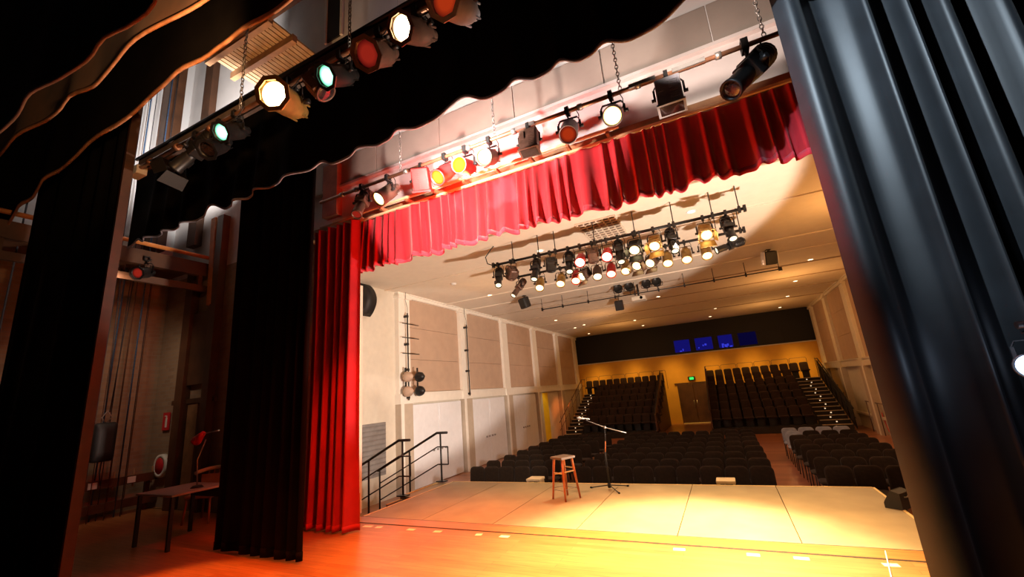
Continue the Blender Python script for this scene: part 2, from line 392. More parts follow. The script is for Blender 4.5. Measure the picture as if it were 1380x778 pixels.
# stairs from hall floor up to the thrust, with two black handrails
t = thing('stage_stairs', 'dark flight of steps at the left end of the forestage', 'stairs', (-5.73, 7.65, 0))
for k in range(5):
    x = -.18 - k * .36; z = -.02 - k * .165
    MB().box((x - .0, 0, z - .02), (.36, 1.25, .04)).build('tread', M['deck_dark'] if k else M['deck'], t)
    MB().box((x - .17, 0, z - .002), (.02, 1.25, .044)).build('nosing', M['deck_edge'], t)
for s in (-1, 1): MB().bar((-.05, s * .6, -.15), (-1.75, s * .6, -.80), .04, .14).build('stringer', M['black_metal'], t)
def handrail(name, label, y):
    t = thing(name, label, 'handrail', (-5.75, y, 0))
    A, B, Cc = (-.05, 0, 1.03), (-.33, 0, 1.03), (-2.10, 0, .22)
    MB().tube([A, B, Cc], .027, 8).build('top_rail', M['black_metal'], t)
    MB().tube([(-.05, 0, .73), (-.33, 0, .73), (-2.05, 0, -.06)], .014, 8).build('middle_rail', M['black_metal'], t)
    MB().tube([(-.05, 0, .36), (-.33, 0, .36), (-2.05, 0, -.43)], .014, 8).build('bottom_rail', M['black_metal'], t)
    MB().tube([(-.05, 0, .73), (-.05, 0, .36)], .014, 8).build('end_bar', M['black_metal'], t)
    for x, zt, zb in ((-.24, 1.03, 0), (-1.13, .67, -.5), (-2.04, .25, -.84)):
        MB().tube([(x, 0, zt), (x, 0, zb)], .02, 8).build('post', M['black_metal'], t)
        MB().box((x, 0, zb + .012), (.22, .14, .02)).build('foot_plate', M['black_metal'], t)
handrail('handrail', 'black metal handrail on the near side of the stage steps', 7.0)
handrail('handrail', 'black metal handrail on the far side of the stage steps', 8.28)

# two pale step boxes peeping over the front edge, black monitor at right
for x, l in ((-3.88, 'pale step box below the stage edge, left of the wooden stool'), (-.30, 'pale step box below the stage edge, right of the microphone stand')):
    t = thing('step_box', l, 'step', (x, 8.62, FZ))
    MB().box((0, 0, .86), (.30, .30, .05), bev=.01).build('step_top', M['pale_wood'], t)
    for s in (-1, 1): MB().box((s * .12, 0, .43), (.03, .28, .83)).build('side_panel', M['pale_wood'], t)
    MB().box((0, .12, .40), (.22, .02, .5)).build('back_panel', M['pale_wood'], t)
t = thing('stage_monitor', 'black wedge monitor speaker at the right edge of the forestage', 'speaker', (1.66, 7.25, 0), rz=.9); t.scale = (.55, .55, .62)
pr = [(-.17, 0), (.17, 0), (.17, .10), (-.02, .34), (-.17, .30)]
b = MB(); L_ = [b.b.verts.new((-.24, y, z)) for y, z in pr]; R_ = [b.b.verts.new((.24, y, z)) for y, z in pr]
b.face(L_); b.face(R_[::-1])
for i in range(5): b.face([L_[i], L_[(i + 1) % 5], R_[(i + 1) % 5], R_[i]])
b.build('cabinet', M['dark'], t)
MB().bar((0, .165, .11), (0, -.01, .345), .44, .012).build('grille', M['black_metal'], t)
MB().tube([(-.08, -.172, .22), (-.06, -.2, .22), (.06, -.2, .22), (.08, -.172, .22)], .012).build('handle', M['steel'], t)

# tape marks and a pale cable on the stage floor
for i, (x, sx, a) in enumerate([(-5.19, .16, .1), (-4.97, .10, .2), (-4.37, .13, 0), (-3.91, .12, .1), (-3.25, .09, .2), (-2.87, .13, .0), (-.76, .12, .1), (-.06, .12, .0), (.35, .13, 0), (1.03, .12, .1)]):
    tag(MB().box((0, 0, .001), (sx, .075, .002)).build('tape_mark', M['tape'], loc=(x, 5.26, 0)), 'pale tape mark on the stage floor, %s from the left along the dark groove' % ORD[i], 'tape mark', 'tape marks along the groove')
    bpy.context.scene.collection.objects[-1].rotation_euler = (0, 0, a)
tag(MB().tube([(1.08, 5.60, .006), (1.05, 5.45, .006), (1.0, 5.2, .006), (.90, 4.7, .006), (.86, 4.4, .006)], .006, 6).build('cable', M['white_paint']), 'thin white cable lying on the floor beside the right curtain', 'cable')

# wooden stool
t = thing('stool', 'wooden bar stool with flat top and red-brown legs on the forestage', 'stool', (-2.70, 7.19, 0), rz=-.52)
H = .665
MB().box((0, 0, H - .02), (.30, .31, .04), bev=.012).build('seat', M['stool_top'], t)
tops = []
for sx in (-1, 1):
    for sy in (-1, 1):
        MB().tube([(sx * .16, sy * .16, 0), (sx * .105, sy * .105, H - .035)], [.016, .022], 10).build('leg', M['stool_wood'], t)
def lg(sx, sy, z): k = z / H; return (sx * (.16 - .055 * k), sy * (.16 - .055 * k), z)
for z, a, b2, m in ((.41, (-1, -1), (1, -1), 'pale_wood'), (.47, (-1, 1), (1, 1), 'pale_wood'), (.38, (-1, -1), (-1, 1), 'pale_wood'), (.43, (1, -1), (1, 1), 'pale_wood'),
                 (.15, (-1, -1), (1, -1), 'steel'), (.15, (-1, 1), (1, 1), 'steel'), (.17, (-1, -1), (-1, 1), 'steel'), (.17, (1, -1), (1, 1), 'steel')):
    MB().tube([lg(*a, z), lg(*b2, z)], .011 if m == 'pale_wood' else .006, 8).build('stretcher' if m == 'pale_wood' else 'brace_rod', M[m], t)

# microphone stand with boom
t = thing('microphone_stand', 'black boom microphone stand on tripod feet beside the stool', 'microphone stand', (-2.14, 7.87, 0))
MB().tube([(0, 0, .06), (0.0, 0, .62)], .014, 10).build('lower_pole', M['black_metal'], t)
MB().tube([(0, 0, .60), (.03, 0, .80)], .010, 10).build('red_sleeve', M['stool_wood'], t)
MB().tube([(.03, 0, .78), (.05, 0, 1.03)], .008, 10).build('upper_pole', M['black_metal'], t)
MB().lathe([(0, .10), (.028, .10), (.034, .06), (.028, .03), (0, .03)], 12).build('hub', M['black_metal'], t)
for a in (2.95, .75, -.90):
    e = Vector((.36 * math.cos(a), .36 * math.sin(a), .012))
    lgo = MB().tube([(0, 0, .075), e], .009, 8).build('foot', M['black_metal'], t)
    MB().tube([e * .95 + Vector((0, 0, .002)), e * 1.05 + Vector((0, 0, .002))], .015, 8).build('rubber_tip', M['dark'], lgo)
MB().tube([(.42, 0, .93), (.05, 0, 1.035), (-.25, 0, 1.16)], .008, 8).build('boom', M['steel'], t)
MB().lathe([(0, -.025), (.022, -.025), (.022, .025), (0, .025)], 10, Matrix.Translation((.05, 0, 1.035)) @ Matrix.Rotation(PI / 2, 4, 'X')).build('clutch', M['steel'], t)
tag(MB().lathe([(0, -.10), (.012, -.10), (.016, .06), (.026, .075), (.028, .11), (.018, .14), (0, .145)], 12).build('microphone', M['steel'], loc=(-2.45, 7.87, 1.205)), 'silver handheld microphone in the clip of the boom stand', 'microphone')
C.objects[-1].rotation_euler = (0, -PI / 2 + .12, 0)
t2 = MB().tube([(-.25, 0, 1.16), (-.30, 0, 1.20)], .017, 8).build('microphone_clip', M['black_metal'], t)

# ------------------------------------------------------------------ curtains
def fold(x, wl, seed):
    q = x / wl + .35 * math.sin(x / wl * .77 + seed) + .2 * math.sin(x / wl * 1.9 + seed * 2)
    return math.sin(2 * PI * q) + .25 * math.sin(4 * PI * q + seed)
def drape(name, m, x0, x1, y, z0, z1, wl, amp, seed=0, hem=None, nz=10, per=9, topamp=.5, taper=0, skew=0, flare=0):
    """hanging pleated cloth along X at depth y; hem(x) gives the height of its bottom edge"""
    b = MB(); n = max(8, int((x1 - x0) / wl * per)); g = []
    for i in range(n + 1):
        x = x0 + (x1 - x0) * i / n; col = []
        zb = z0 + (hem(x) if hem else 0)
        for j in range(nz + 1):
            v = j / nz; z = z1 + (zb - z1) * v
            a = amp * (topamp + (1 - topamp) * v) * (1 + flare * v ** 6)
            xx = x + taper * v * (x - (x0 + x1) / 2)
            col.append(b.b.verts.new((xx + .3 * amp * math.cos(2 * PI * x / wl + seed) * v, y + a * fold(x, wl, seed) + skew * (x - x0) + .02 * math.sin(3 * v + x * 2), z)))
        g.append(col)
    for i in range(n):
        for j in range(nz): b.face([g[i][j], g[i + 1][j], g[i + 1][j + 1], g[i][j + 1]], True)
    path = [tuple(g[i][nz].co) for i in range(n + 1)]
    return b, path
def hem_strip(path, h, t, m, name, parent, up=0.0):
    b = MB(); A = []
    for p in path:
        p = Vector(p)
        A.append([b.b.verts.new(p + Vector((0, dy, dz))) for dy, dz in ((-t, -.004), (-t, h), (t, h), (t, -.004))])
    for a, c in zip(A, A[1:]):
        for k in range(4): b.face([a[k], a[(k + 1) % 4], c[(k + 1) % 4], c[k]], True)
    b.face(A[0]); b.face(A[-1][::-1])
    return b.build(name, m, parent)

# red valance across the opening
t = thing('valance', 'red pleated valance hanging across the top of the stage opening', 'curtain', (0, 0, 0))
b, path = drape('valance', None, -5.55, 2.4, 5.12, 3.97, 4.88, .185, .042, 1.3, hem=lambda x: .025 * math.sin(x * 9) + .015 * math.sin(x * 23), nz=9, per=12, topamp=.55, flare=.5)
b.build('cloth', M['red_velvet'], t)
hem_strip(path, .07, .006, M['red_hem'], 'hem', t)
for z, y in ((4.90, 5.10), (4.97, 4.98)):
    MB().box((-3.2 if y < 5 else -2, y, z), (5.1 if y < 5 else 8.4, .035, .035)).build('track', M['pale_wood'], t)
for k in range(9): MB().box((-5.2 + k * .55, 5.12, 4.94), (.04, .3, .05)).build('track_bracket', M['timber'], t)
# red house curtain, left
t = thing('house_curtain', 'tall red house curtain gathered at the left of the stage opening', 'curtain')
b, path = drape('c', None, -6.15, -5.11, 4.94, .03, 4.86, .23, .075, .4, nz=14, per=12, topamp=.7, flare=.2)
b.build('cloth', M['red_velvet'], t); hem_strip(path, .08, .006, M['red_velvet'], 'hem', t)
MB().tube([(-6.0, 4.92, 4.9), (-5.1, 4.92, 4.9)], .02).build('hanging_rail', M['timber'], t)

# black legs
def leg(label, x0, x1, y, z0, z1, wl, amp, m, seed, binding=None, side='right', edge='binding_brown'):
    t = thing('stage_leg_curtain', label, 'curtain')
    b, path = drape('c', None, x0, x1, y, z0, z1, wl, amp, seed, nz=12, per=14, topamp=.85)
    b.build('cloth', M[m], t); hem_strip(path, .1, .006, M[m], 'hem', t)
    if binding:
        x = x1 if side == 'right' else x0
        MB().box((x + (.01 if side == 'right' else -.01), y, (z0 + z1) / 2), (.05, binding, z1 - z0)).build('edge_binding', M[edge], t)
    return t
leg('black leg curtain at far left, narrow upright strip nearest the camera', -9.85, -6.74, 2.42, .03, 6.7, .62, .025, 'black_velvet', 2, .10)
leg('black leg curtain beside the red house curtain on stage left', -6.62, -4.88, 3.9, .03, 6.8, .24, .035, 'black_velvet', 4)
leg('charcoal leg curtain with deep folds filling the right of the view', .975, 3.6, 3.9, .02, 6.8, .29, .11, 'charcoal_cloth', .6)

# borders overhead
def border(label, x0, x1, y, z0, z1, hemf, m, hm, hh, wl=.6, amp=.05, seed=0, flare=.4, per=10, ht=.012):
    t = thing('border_curtain', label, 'curtain')
    b, path = drape('c', None, x0, x1, y, z0, z1, wl, amp, seed, hem=hemf, nz=14, per=per, topamp=.3, flare=flare)
    b.build('cloth', M[m], t); hem_strip(path, hh, ht, M[hm], 'hem', t)
    return t
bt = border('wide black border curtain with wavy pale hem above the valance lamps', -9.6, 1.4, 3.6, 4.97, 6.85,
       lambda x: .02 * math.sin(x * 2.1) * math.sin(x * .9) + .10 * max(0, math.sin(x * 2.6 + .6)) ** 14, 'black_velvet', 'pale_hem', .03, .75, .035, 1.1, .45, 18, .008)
MB().tube([(-9.7, 3.6, 6.87), (1.5, 3.6, 6.87)], .03, 8).build('batten', M['black_metal'], bt)
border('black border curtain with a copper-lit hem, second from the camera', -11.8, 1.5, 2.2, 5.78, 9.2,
       lambda x: -.06 * max(0, -x - 4.5) - .05 * max(0, -x - 7.0) ** 1.6 + .012 * math.sin(x * 5), 'black_velvet', 'copper_lit_hem', .05, 1.3, .018, .3, .3)
border('brown satin border curtain with a copper-lit hem, upper left', -11.8, 1.5, 1.8, 5.86, 9.2,
       lambda x: .022 * math.sin(x * 2.3) + .012 * math.sin(x * 5.3), 'brown_satin', 'copper_lit_hem', .05, 1.7, .022, .9, .4)
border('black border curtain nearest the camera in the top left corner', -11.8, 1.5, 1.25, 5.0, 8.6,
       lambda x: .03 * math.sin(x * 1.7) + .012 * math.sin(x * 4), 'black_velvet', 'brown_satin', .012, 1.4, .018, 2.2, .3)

# ------------------------------------------------------------------ stage lamps
_cache = {}
def cached(key, maker, m):
    k = (key, m.name)
    if k not in _cache:
        o = maker().build(key, m); _cache[k] = o.data; bpy.data.objects.remove(o)
    return _cache[k]
def part(name, me, parent, loc, q):
    o = bpy.data.objects.new(name, me); C.objects.link(o); o.parent = parent
    o.location = loc; o.rotation_mode = 'QUATERNION'; o.rotation_quaternion = q; return o
def m_clamp():
    b = MB(); b.box((0, 0, .035), (.05, .085, .02)); b.box((0, .042, -.005), (.05, .016, .08)); b.box((0, -.042, -.005), (.05, .016, .08)); b.box((0, 0, -.045), (.05, .085, .016))
    b.tube([(0, 0, -.045), (0, 0, -.10)], .011, 8); b.tube([(0, .05, .0), (0, .085, .0)], .012, 6); return b
def m_yoke(w, d):
    def f():
        b = MB(); pts = [(-w, 0, -d), (-w, 0, -.16), (-w * .8, 0, -.11), (w * .8, 0, -.11), (w, 0, -.16), (w, 0, -d)]
        for p, q in zip(pts, pts[1:]): b.bar(p, q, .028, .008, (0, 1, 0)) if abs(p[0] - q[0]) < 1e-6 else b.bar(p, q, .028, .008)
        for s in (-1, 1): b.tube([(s * (w - .012), 0, -d), (s * (w + .04), 0, -d)], .022, 8)
        return b
    return f
def m_par_can():
    b = MB(); b.lathe([(0, .25), (.035, .25), (.05, .235), (.058, .20), (.062, .17), (.092, .12), (.106, .06), (.11, 0), (.11, -.2), (.116, -.205), (.116, -.22), (.10, -.22), (.10, -.12), (0, -.10)], 20)
    for k in range(6): b.box((.098 * math.cos(k), .098 * math.sin(k), .115), (.012, .012, .09))
    return b
def m_frame(R_, r_, th, n=8):
    def f():
        b = MB(); rr = []
        for rad, z in ((R_, -th / 2), (R_, th / 2), (r_, th / 2), (r_, -th / 2)):
            nn = 8 if rad == R_ else 8
            rr.append([b.b.verts.new((rad * math.cos(2 * PI * (k + .5) / n), rad * math.sin(2 * PI * (k + .5) / n), z)) for k in range(n)])
        for a, c in zip(rr, rr[1:] + rr[:1]):
            for k in range(n): b.face([a[k], a[(k + 1) % n], c[(k + 1) % n], c[k]])
        return b
    return f
def m_disc(R_, dome=.012):
    def f():
        return MB().lathe([(0, -dome), (R_ * .5, -dome * .8), (R_ * .85, -dome * .35), (R_, 0), (R_, .012), (0, .012)], 24)
    return f
def m_profile_house():
    b = MB(); b.lathe([(0, .30), (.05, .30), (.08, .27), (.088, .22), (.088, .08), (.075, .05), (0, .05)], 18)
    for z in (.12, .15, .18, .21, .24): b.lathe([(.088, z), (.097, z), (.097, z + .008), (.088, z + .008)], 18)
    b.box((0, 0, .0), (.17, .17, .11), bev=.012); return b
def m_profile_barrel():
    b = MB(); b.lathe([(0, -.05), (.062, -.05), (.064, -.10), (.074, -.12), (.074, -.30), (.082, -.305), (.082, -.33), (.066, -.33), (.066, -.28), (0, -.26)], 18)
    b.box((.085, 0, -.2), (.03, .02, .1)); return b
def m_fresnel_box():
    b = MB(); b.box((0, 0, .03), (.23, .23, .24), bev=.03); b.lathe([(.112, -.09), (.118, -.10), (.118, -.125), (.10, -.125), (.10, -.1), (0, -.1)], 20)
    for k in range(5): b.box((0, .115, -.04 + .035 * k), (.16, .012, .012)); b.box((0, -.115, -.04 + .035 * k), (.16, .012, .012))
    b.box((0, 0, .155), (.14, .14, .03)); return b
def m_leaf(top):
    def f():
        b = MB(); w0, w1, h = (.11, .09, .13) if not top else (.13, .15, .15)
        v = [(-w0, 0, 0), (w0, 0, 0), (w1, .05, -h), (-w1, .05, -h)]
        A = [b.b.verts.new(p) for p in v]; B = [b.b.verts.new((p[0], p[1] + .004, p[2])) for p in v]
        b.face(A); b.face(B[::-1])
        for i in range(4): b.face([A[i], A[(i + 1) % 4], B[(i + 1) % 4], B[i]])
        return b
    return f
def m_flood():
    b = MB(); b.box((0, 0, .02), (.30, .20, .40), bev=.02)
    for k in range(9): b.box((-.06, -.103, -.12 + .033 * k), (.10, .012, .012)); b.box((-.06, .103, -.12 + .033 * k), (.10, .012, .012))
    b.box((0, 0, -.19), (.33, .23, .03)); b.box((.09, -.106, .08), (.06, .012, .14)); b.box((.09, .106, .08), (.06, .012, .14)); return b
def lamp(kind, label, group, pos, aim, lens, body='black_metal', s=1.0, drop=.30, doors=False, cat='stage light', frame=True):
    names = dict(par='par_can', profile='profile_spotlight', fresnel='fresnel_spotlight', flood='floodlight')
    t = thing(names[kind], label, cat, pos, group); t.scale = (s, s, s)
    q = Vector(aim).normalized().to_track_quat('-Z', 'Y'); I = Quaternion((1, 0, 0, 0))
    part('clamp', cached('clamp', m_clamp, M['black_metal']), t, (0, 0, 0), I)
    xa = q @ Vector((1, 0, 0)); qy = Quaternion((0, 0, 1), math.atan2(xa.y, xa.x))
    w = dict(par=.135, profile=.115, fresnel=.14, flood=.175)[kind]
    part('yoke', cached('yoke' + kind + str(drop), m_yoke(w, drop), M['black_metal']), t, (0, 0, 0), qy)
    P = Vector((0, 0, -drop)); bm_ = M[body]
    off = lambda v: P + q @ Vector(v)
    lm = G.get(lens) or M.get(lens)
    if kind == 'par':
        part('can', cached('can', m_par_can, bm_), t, P, q)
        part('lens', cached('parlens', m_disc(.10), lm), t, off((0, 0, -.195)), q)
        if frame: part('gel_frame', cached('gel_frame', m_frame(.14, .104, .014), bm_), t, off((0, 0, -.228)), q)
    elif kind == 'profile':
        part('lamp_house', cached('lamp_house', m_profile_house, bm_), t, P, q)
        part('barrel', cached('barrel', m_profile_barrel, bm_), t, P, q)
        part('lens', cached('proflens', m_disc(.066), lm), t, off((0, 0, -.312)), q)
    elif kind == 'fresnel':
        part('lamp_house', cached('fresnel_house', m_fresnel_box, bm_), t, P, q)
        part('lens', cached('fresnellens', m_disc(.10), lm), t, off((0, 0, -.122)), q)
    else:
        part('housing', cached('flood_house', m_flood, bm_), t, P, q)
        part('lens', cached('floodlens', lambda: MB().box((0, 0, 0), (.27, .17, .02)), lm), t, off((0, 0, -.20)), q)
    if doors:
        z0 = {'par': -.235, 'fresnel': -.128, 'profile': -.335, 'flood': -.21}[kind]
        for k in range(4):
            qq = q @ Quaternion((0, 0, 1), k * PI / 2)
            part('barn_door', cached('leaf%d' % (k % 2), m_leaf(k % 2 == 0), bm_), t, off((0, 0, z0)) + qq @ Vector((0, .118, 0)), qq)
    # supply cable looping up to the bar
    b = MB(); e = q @ Vector((0, 0, .2)) + P
    b.tube([e, e + Vector((.03, .02, -.06)), Vector((.12, .03, -drop * .7)), Vector((.13, .02, -.08)), Vector((.10, 0, .0))], .006, 5)
    b.build('cable', M['dark'], t)
    return t

def chain_part(parent, p, ztop, wire_top=None):
    b = MB(); z = p[2]; k = 0; R_, tr = .032, .006
    while z < ztop:
        mtx = Matrix.Translation((p[0], p[1], z)) @ Matrix.Rotation(PI / 2 * (k % 2), 4, 'Z')
        pts = [mtx @ Vector((.018 * math.cos(a), 0, R_ * math.sin(a))) for a in [2 * PI * i / 8 for i in range(9)]]
        b.tube(pts, tr, 5, caps=False); z += .05; k += 1
    b.build('chain', M['steel'], parent)
    if wire_top: MB().tube([(p[0], p[1], ztop), (p[0], p[1], wire_top)], .004, 5).build('wire', M['steel'], parent)

# ---- bar over the valance
Y1, Z1 = 4.5, 5.09
bar = thing('lighting_bar', 'copper-brown lighting pipe on chains just above the red valance', 'lighting bar')
MB().tube([(-5.5, Y1, Z1), (1.12, Y1, Z1)], .026, 12).build('pipe', M['pipe_copper'], bar)
for x in (-3.8, -2.19, -.5, .99): chain_part(bar, (x, Y1, Z1 + .05), 6.6, 11.98)
for x in (-5.0, -4.7, -3.7, -2.6, -1.9, -1.0, -.3, .55): MB().lathe([(.027, -.03), (.04, -.03), (.04, .03), (.027, .03)], 10, Matrix.Translation((x, Y1, Z1)) @ Matrix.Rotation(PI / 2, 4, 'Y')).build('collar', M['steel'], bar)
for x, w in ((-.25, .3), (.25, .34), (-1.75, .3)): MB().box((x, Y1 - .005, Z1 + .005), (w, .06, .05)).build('cable_tray', M['steel'], bar)
g = 'lamps on the bar above the valance'
def L1(x, *a, **k): return lamp(*a[:2], g, (x, Y1, Z1), *a[2:], **k)
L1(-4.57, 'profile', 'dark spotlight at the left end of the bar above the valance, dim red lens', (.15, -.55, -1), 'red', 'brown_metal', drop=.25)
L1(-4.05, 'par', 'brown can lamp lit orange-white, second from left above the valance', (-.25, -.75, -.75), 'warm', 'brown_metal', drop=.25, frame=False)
L1(-3.42, 'flood', 'red-lit box floodlight turned away, third from left above the valance', (-.2, .5, -1), 'dark_lens', 'red_lit_metal', s=.8)
L1(-3.0, 'par', 'red-lit can lamp with small yellow lens, fourth from left above the valance', (-.15, -.8, -.7), 'amber', 'red_lit_metal', drop=.25, frame=False)
L1(-2.66, 'par', 'can lamp glaring bright yellow in the red glow above the valance', (.05, -1, -.35), 'yellow', 'red_lit_metal', drop=.27, frame=False)
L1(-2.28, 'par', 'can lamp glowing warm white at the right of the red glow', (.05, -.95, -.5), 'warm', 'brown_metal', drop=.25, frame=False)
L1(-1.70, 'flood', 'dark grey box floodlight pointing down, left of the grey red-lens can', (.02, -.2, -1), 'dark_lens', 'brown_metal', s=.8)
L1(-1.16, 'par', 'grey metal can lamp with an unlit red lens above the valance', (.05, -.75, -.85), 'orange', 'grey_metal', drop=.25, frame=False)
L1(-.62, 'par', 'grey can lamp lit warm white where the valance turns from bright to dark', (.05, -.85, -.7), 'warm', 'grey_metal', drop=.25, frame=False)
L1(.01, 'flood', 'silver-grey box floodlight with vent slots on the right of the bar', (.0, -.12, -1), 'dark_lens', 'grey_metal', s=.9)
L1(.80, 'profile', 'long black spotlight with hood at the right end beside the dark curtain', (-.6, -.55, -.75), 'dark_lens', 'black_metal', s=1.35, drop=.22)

# ---- near bar with the big lamps, under a wooden raceway
Y2, Z2 = 2.8, 5.54
bar = thing('lighting_bar', 'near lighting pipe under a dark raceway with the big can lamps', 'lighting bar')
MB().tube([(-7.75, Y2, Z2), (-.6, Y2, Z2)], .028, 12).build('pipe', M['pipe_copper'], bar)
MB().box((-4.1, Y2 + .12, Z2 + .16), (7.2, .05, .22)).build('raceway', M['raceway'], bar)
MB().box((-7.5, Y2 + .02, Z2 - .03), (.26, .14, .14), bev=.01).build('junction_box', M['white_paint'], bar)
for x in (-4.97, -3.05): chain_part(bar, (x, Y2, Z2 + .05), 7.4, 11.98)
for x in (-7.1, -6.4, -5.6, -4.4, -3.6, -2.4): MB().lathe([(.029, -.04), (.05, -.04), (.05, .04), (.029, .04)], 10, Matrix.Translation((x, Y2, Z2)) @ Matrix.Rotation(PI / 2, 4, 'Y')).build('collar', M['pipe_copper'], bar)
b = MB(); 
for x in (-5.3, -4.2, -2.9): b.tube([(x + .5 * i / 8, Y2 - .05, Z2 - .02 - .12 * math.sin(PI * i / 8)) for i in range(9)], .007, 5)
b.build('looped_cable', M['dark'], bar)
g = 'big lamps on the near bar'
def L2(x, *a, **k): return lamp(*a[:2], g, (x, Y2, Z2), *a[2:], **k)
L2(-5.9, 'profile', 'dark spotlight with pale barn doors at the left end of the near bar', (-.9, -.2, -.55), 'dark_lens', 'black_metal', s=1.15, drop=.2, doors=True)
L2(-5.38, 'par', 'dark can lamp with a reflecting unlit lens left of the lower green lamp', (.25, -.75, -.8), 'dark_lens', 'black_metal', drop=.34)
L2(-5.05, 'par', 'can lamp with green lens at the lower left of the near bar', (.15, -.75, -.55), 'green', 'black_metal', drop=.25)
L2(-4.02, 'par', 'glaring yellow-white can lamp in the middle of the near bar', (.45, -1, -.40), 'white', 'gold_lit_metal', s=1.45, drop=.18)
L2(-3.50, 'fresnel', 'dusty brown unlit lamp between the glaring lamp and the upper green lamp', (.6, .35, -.9), 'dark_lens', 'brown_metal', drop=.25, doors=False)
L2(-3.17, 'par', 'can lamp with bright green lens near the top of the picture', (-.05, -.8, -.6), 'green', 'black_metal', s=1.05, drop=.25)
L2(-2.60, 'par', 'large brown can lamp with dark unlit red lens, right of the upper green lamp', (.05, -.8, -.7), 'red', 'brown_metal', s=1.25, drop=.2)
L2(-2.12, 'par', 'large can lamp lit yellow-white near the top edge', (-.1, -.85, -.5), 'white', 'brown_metal', s=1.15, drop=.2)
L2(-1.62, 'par', 'large grey can lamp with red lens cut by the top edge', (-.05, -.85, -.5), 'orange', 'grey_metal', s=1.3, drop=.16)

# ---- hall bars
def hall_bar(label, x0, x1, y, z, hooks, r_=.03):
    bar = thing('lighting_bar', label, 'lighting bar')
    MB().tube([(x0, y, z), (x1, y, z)], r_, 10).build('pipe', M['black_metal'], bar)
    for x in hooks:
        MB().tube([(x, y, z), (x, y, CZ - .012)], .011, 6).build('drop_rod', M['black_metal'], bar)
        MB().box((x, y, z), (.05, .09, .11)).build('pipe_clamp', M['black_metal'], bar)
    for x in (x0, x1): MB().box((x, y, z), (.05, .08, .12)).build('end_stop', M['black_metal'], bar)
    return bar
YA, ZA, YBb, ZBb = 8.55, 4.755, 9.8, 4.73
ba = hall_bar('front black lighting bar below the hall ceiling, nearest the valance', -4.46, .89, YA, ZA, (-3.93, -3.28, -2.88, -1.98, -1.13, -.37, .34, .8))
MB().tube([(-4.46, YA, ZA), (-4.62, YA, ZA + .08), (-4.66, YA, ZA + .25), (-4.5, YA, ZA + .42), (-4.42, YA, CZ - .015)], .012, 6).build('cable', M['dark'], ba)
hall_bar('second black lighting bar below the hall ceiling, behind the front one', -4.54, .92, YBb, ZBb, (-3.9, -3.0, -2.1, -1.2, -.4, .4, .85))
bc = hall_bar('thin grey lighting pipe with short hangers, third back on the hall ceiling', -5.84, 2.15, 15.0, 4.82, (-5.84, -5.0, -4.0, -3.0, -2.3, -1.5, -.66, .25, 1.18, 2.1), .018)
g = 'lamps on the front hall bar'
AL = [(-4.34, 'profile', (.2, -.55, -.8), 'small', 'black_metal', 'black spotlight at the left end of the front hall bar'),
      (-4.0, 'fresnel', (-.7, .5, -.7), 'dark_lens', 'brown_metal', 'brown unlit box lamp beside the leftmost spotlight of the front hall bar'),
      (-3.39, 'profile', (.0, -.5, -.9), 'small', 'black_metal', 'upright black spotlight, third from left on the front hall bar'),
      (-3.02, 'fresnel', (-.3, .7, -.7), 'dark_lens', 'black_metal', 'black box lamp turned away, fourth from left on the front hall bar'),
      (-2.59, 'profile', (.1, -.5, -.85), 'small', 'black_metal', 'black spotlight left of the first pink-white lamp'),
      (-2.32, 'par', (.05, -.8, -.6), 'hallpink', 'red_lit_metal', 'red-lit lamp glowing pink-white, left of the two'),
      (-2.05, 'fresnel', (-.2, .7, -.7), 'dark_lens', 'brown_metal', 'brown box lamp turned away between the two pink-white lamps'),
      (-1.74, 'par', (.05, -.8, -.6), 'hallpink', 'red_lit_metal', 'red-lit lamp glowing pink-white, right of the two'),
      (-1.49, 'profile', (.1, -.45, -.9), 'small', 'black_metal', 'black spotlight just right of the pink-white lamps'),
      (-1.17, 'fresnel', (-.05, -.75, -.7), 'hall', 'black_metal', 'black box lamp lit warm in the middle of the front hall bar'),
      (-.77, 'fresnel', (-.1, -.7, -.7), 'hall', 'gold_lit_metal', 'gold-lit box lamp glowing yellow, fourth from right on the front hall bar'),
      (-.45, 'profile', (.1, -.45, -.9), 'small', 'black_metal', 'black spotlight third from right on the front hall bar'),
      (.16, 'fresnel', (.1, -.7, -.7), 'hall', 'gold_lit_metal', 'gold-lit box lamp with barn doors, second from right on the front hall bar'),
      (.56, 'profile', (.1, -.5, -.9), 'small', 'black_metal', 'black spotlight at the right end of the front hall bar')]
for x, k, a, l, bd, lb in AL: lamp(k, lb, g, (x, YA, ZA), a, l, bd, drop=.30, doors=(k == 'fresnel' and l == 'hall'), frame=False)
g = 'lamps on the second hall bar'
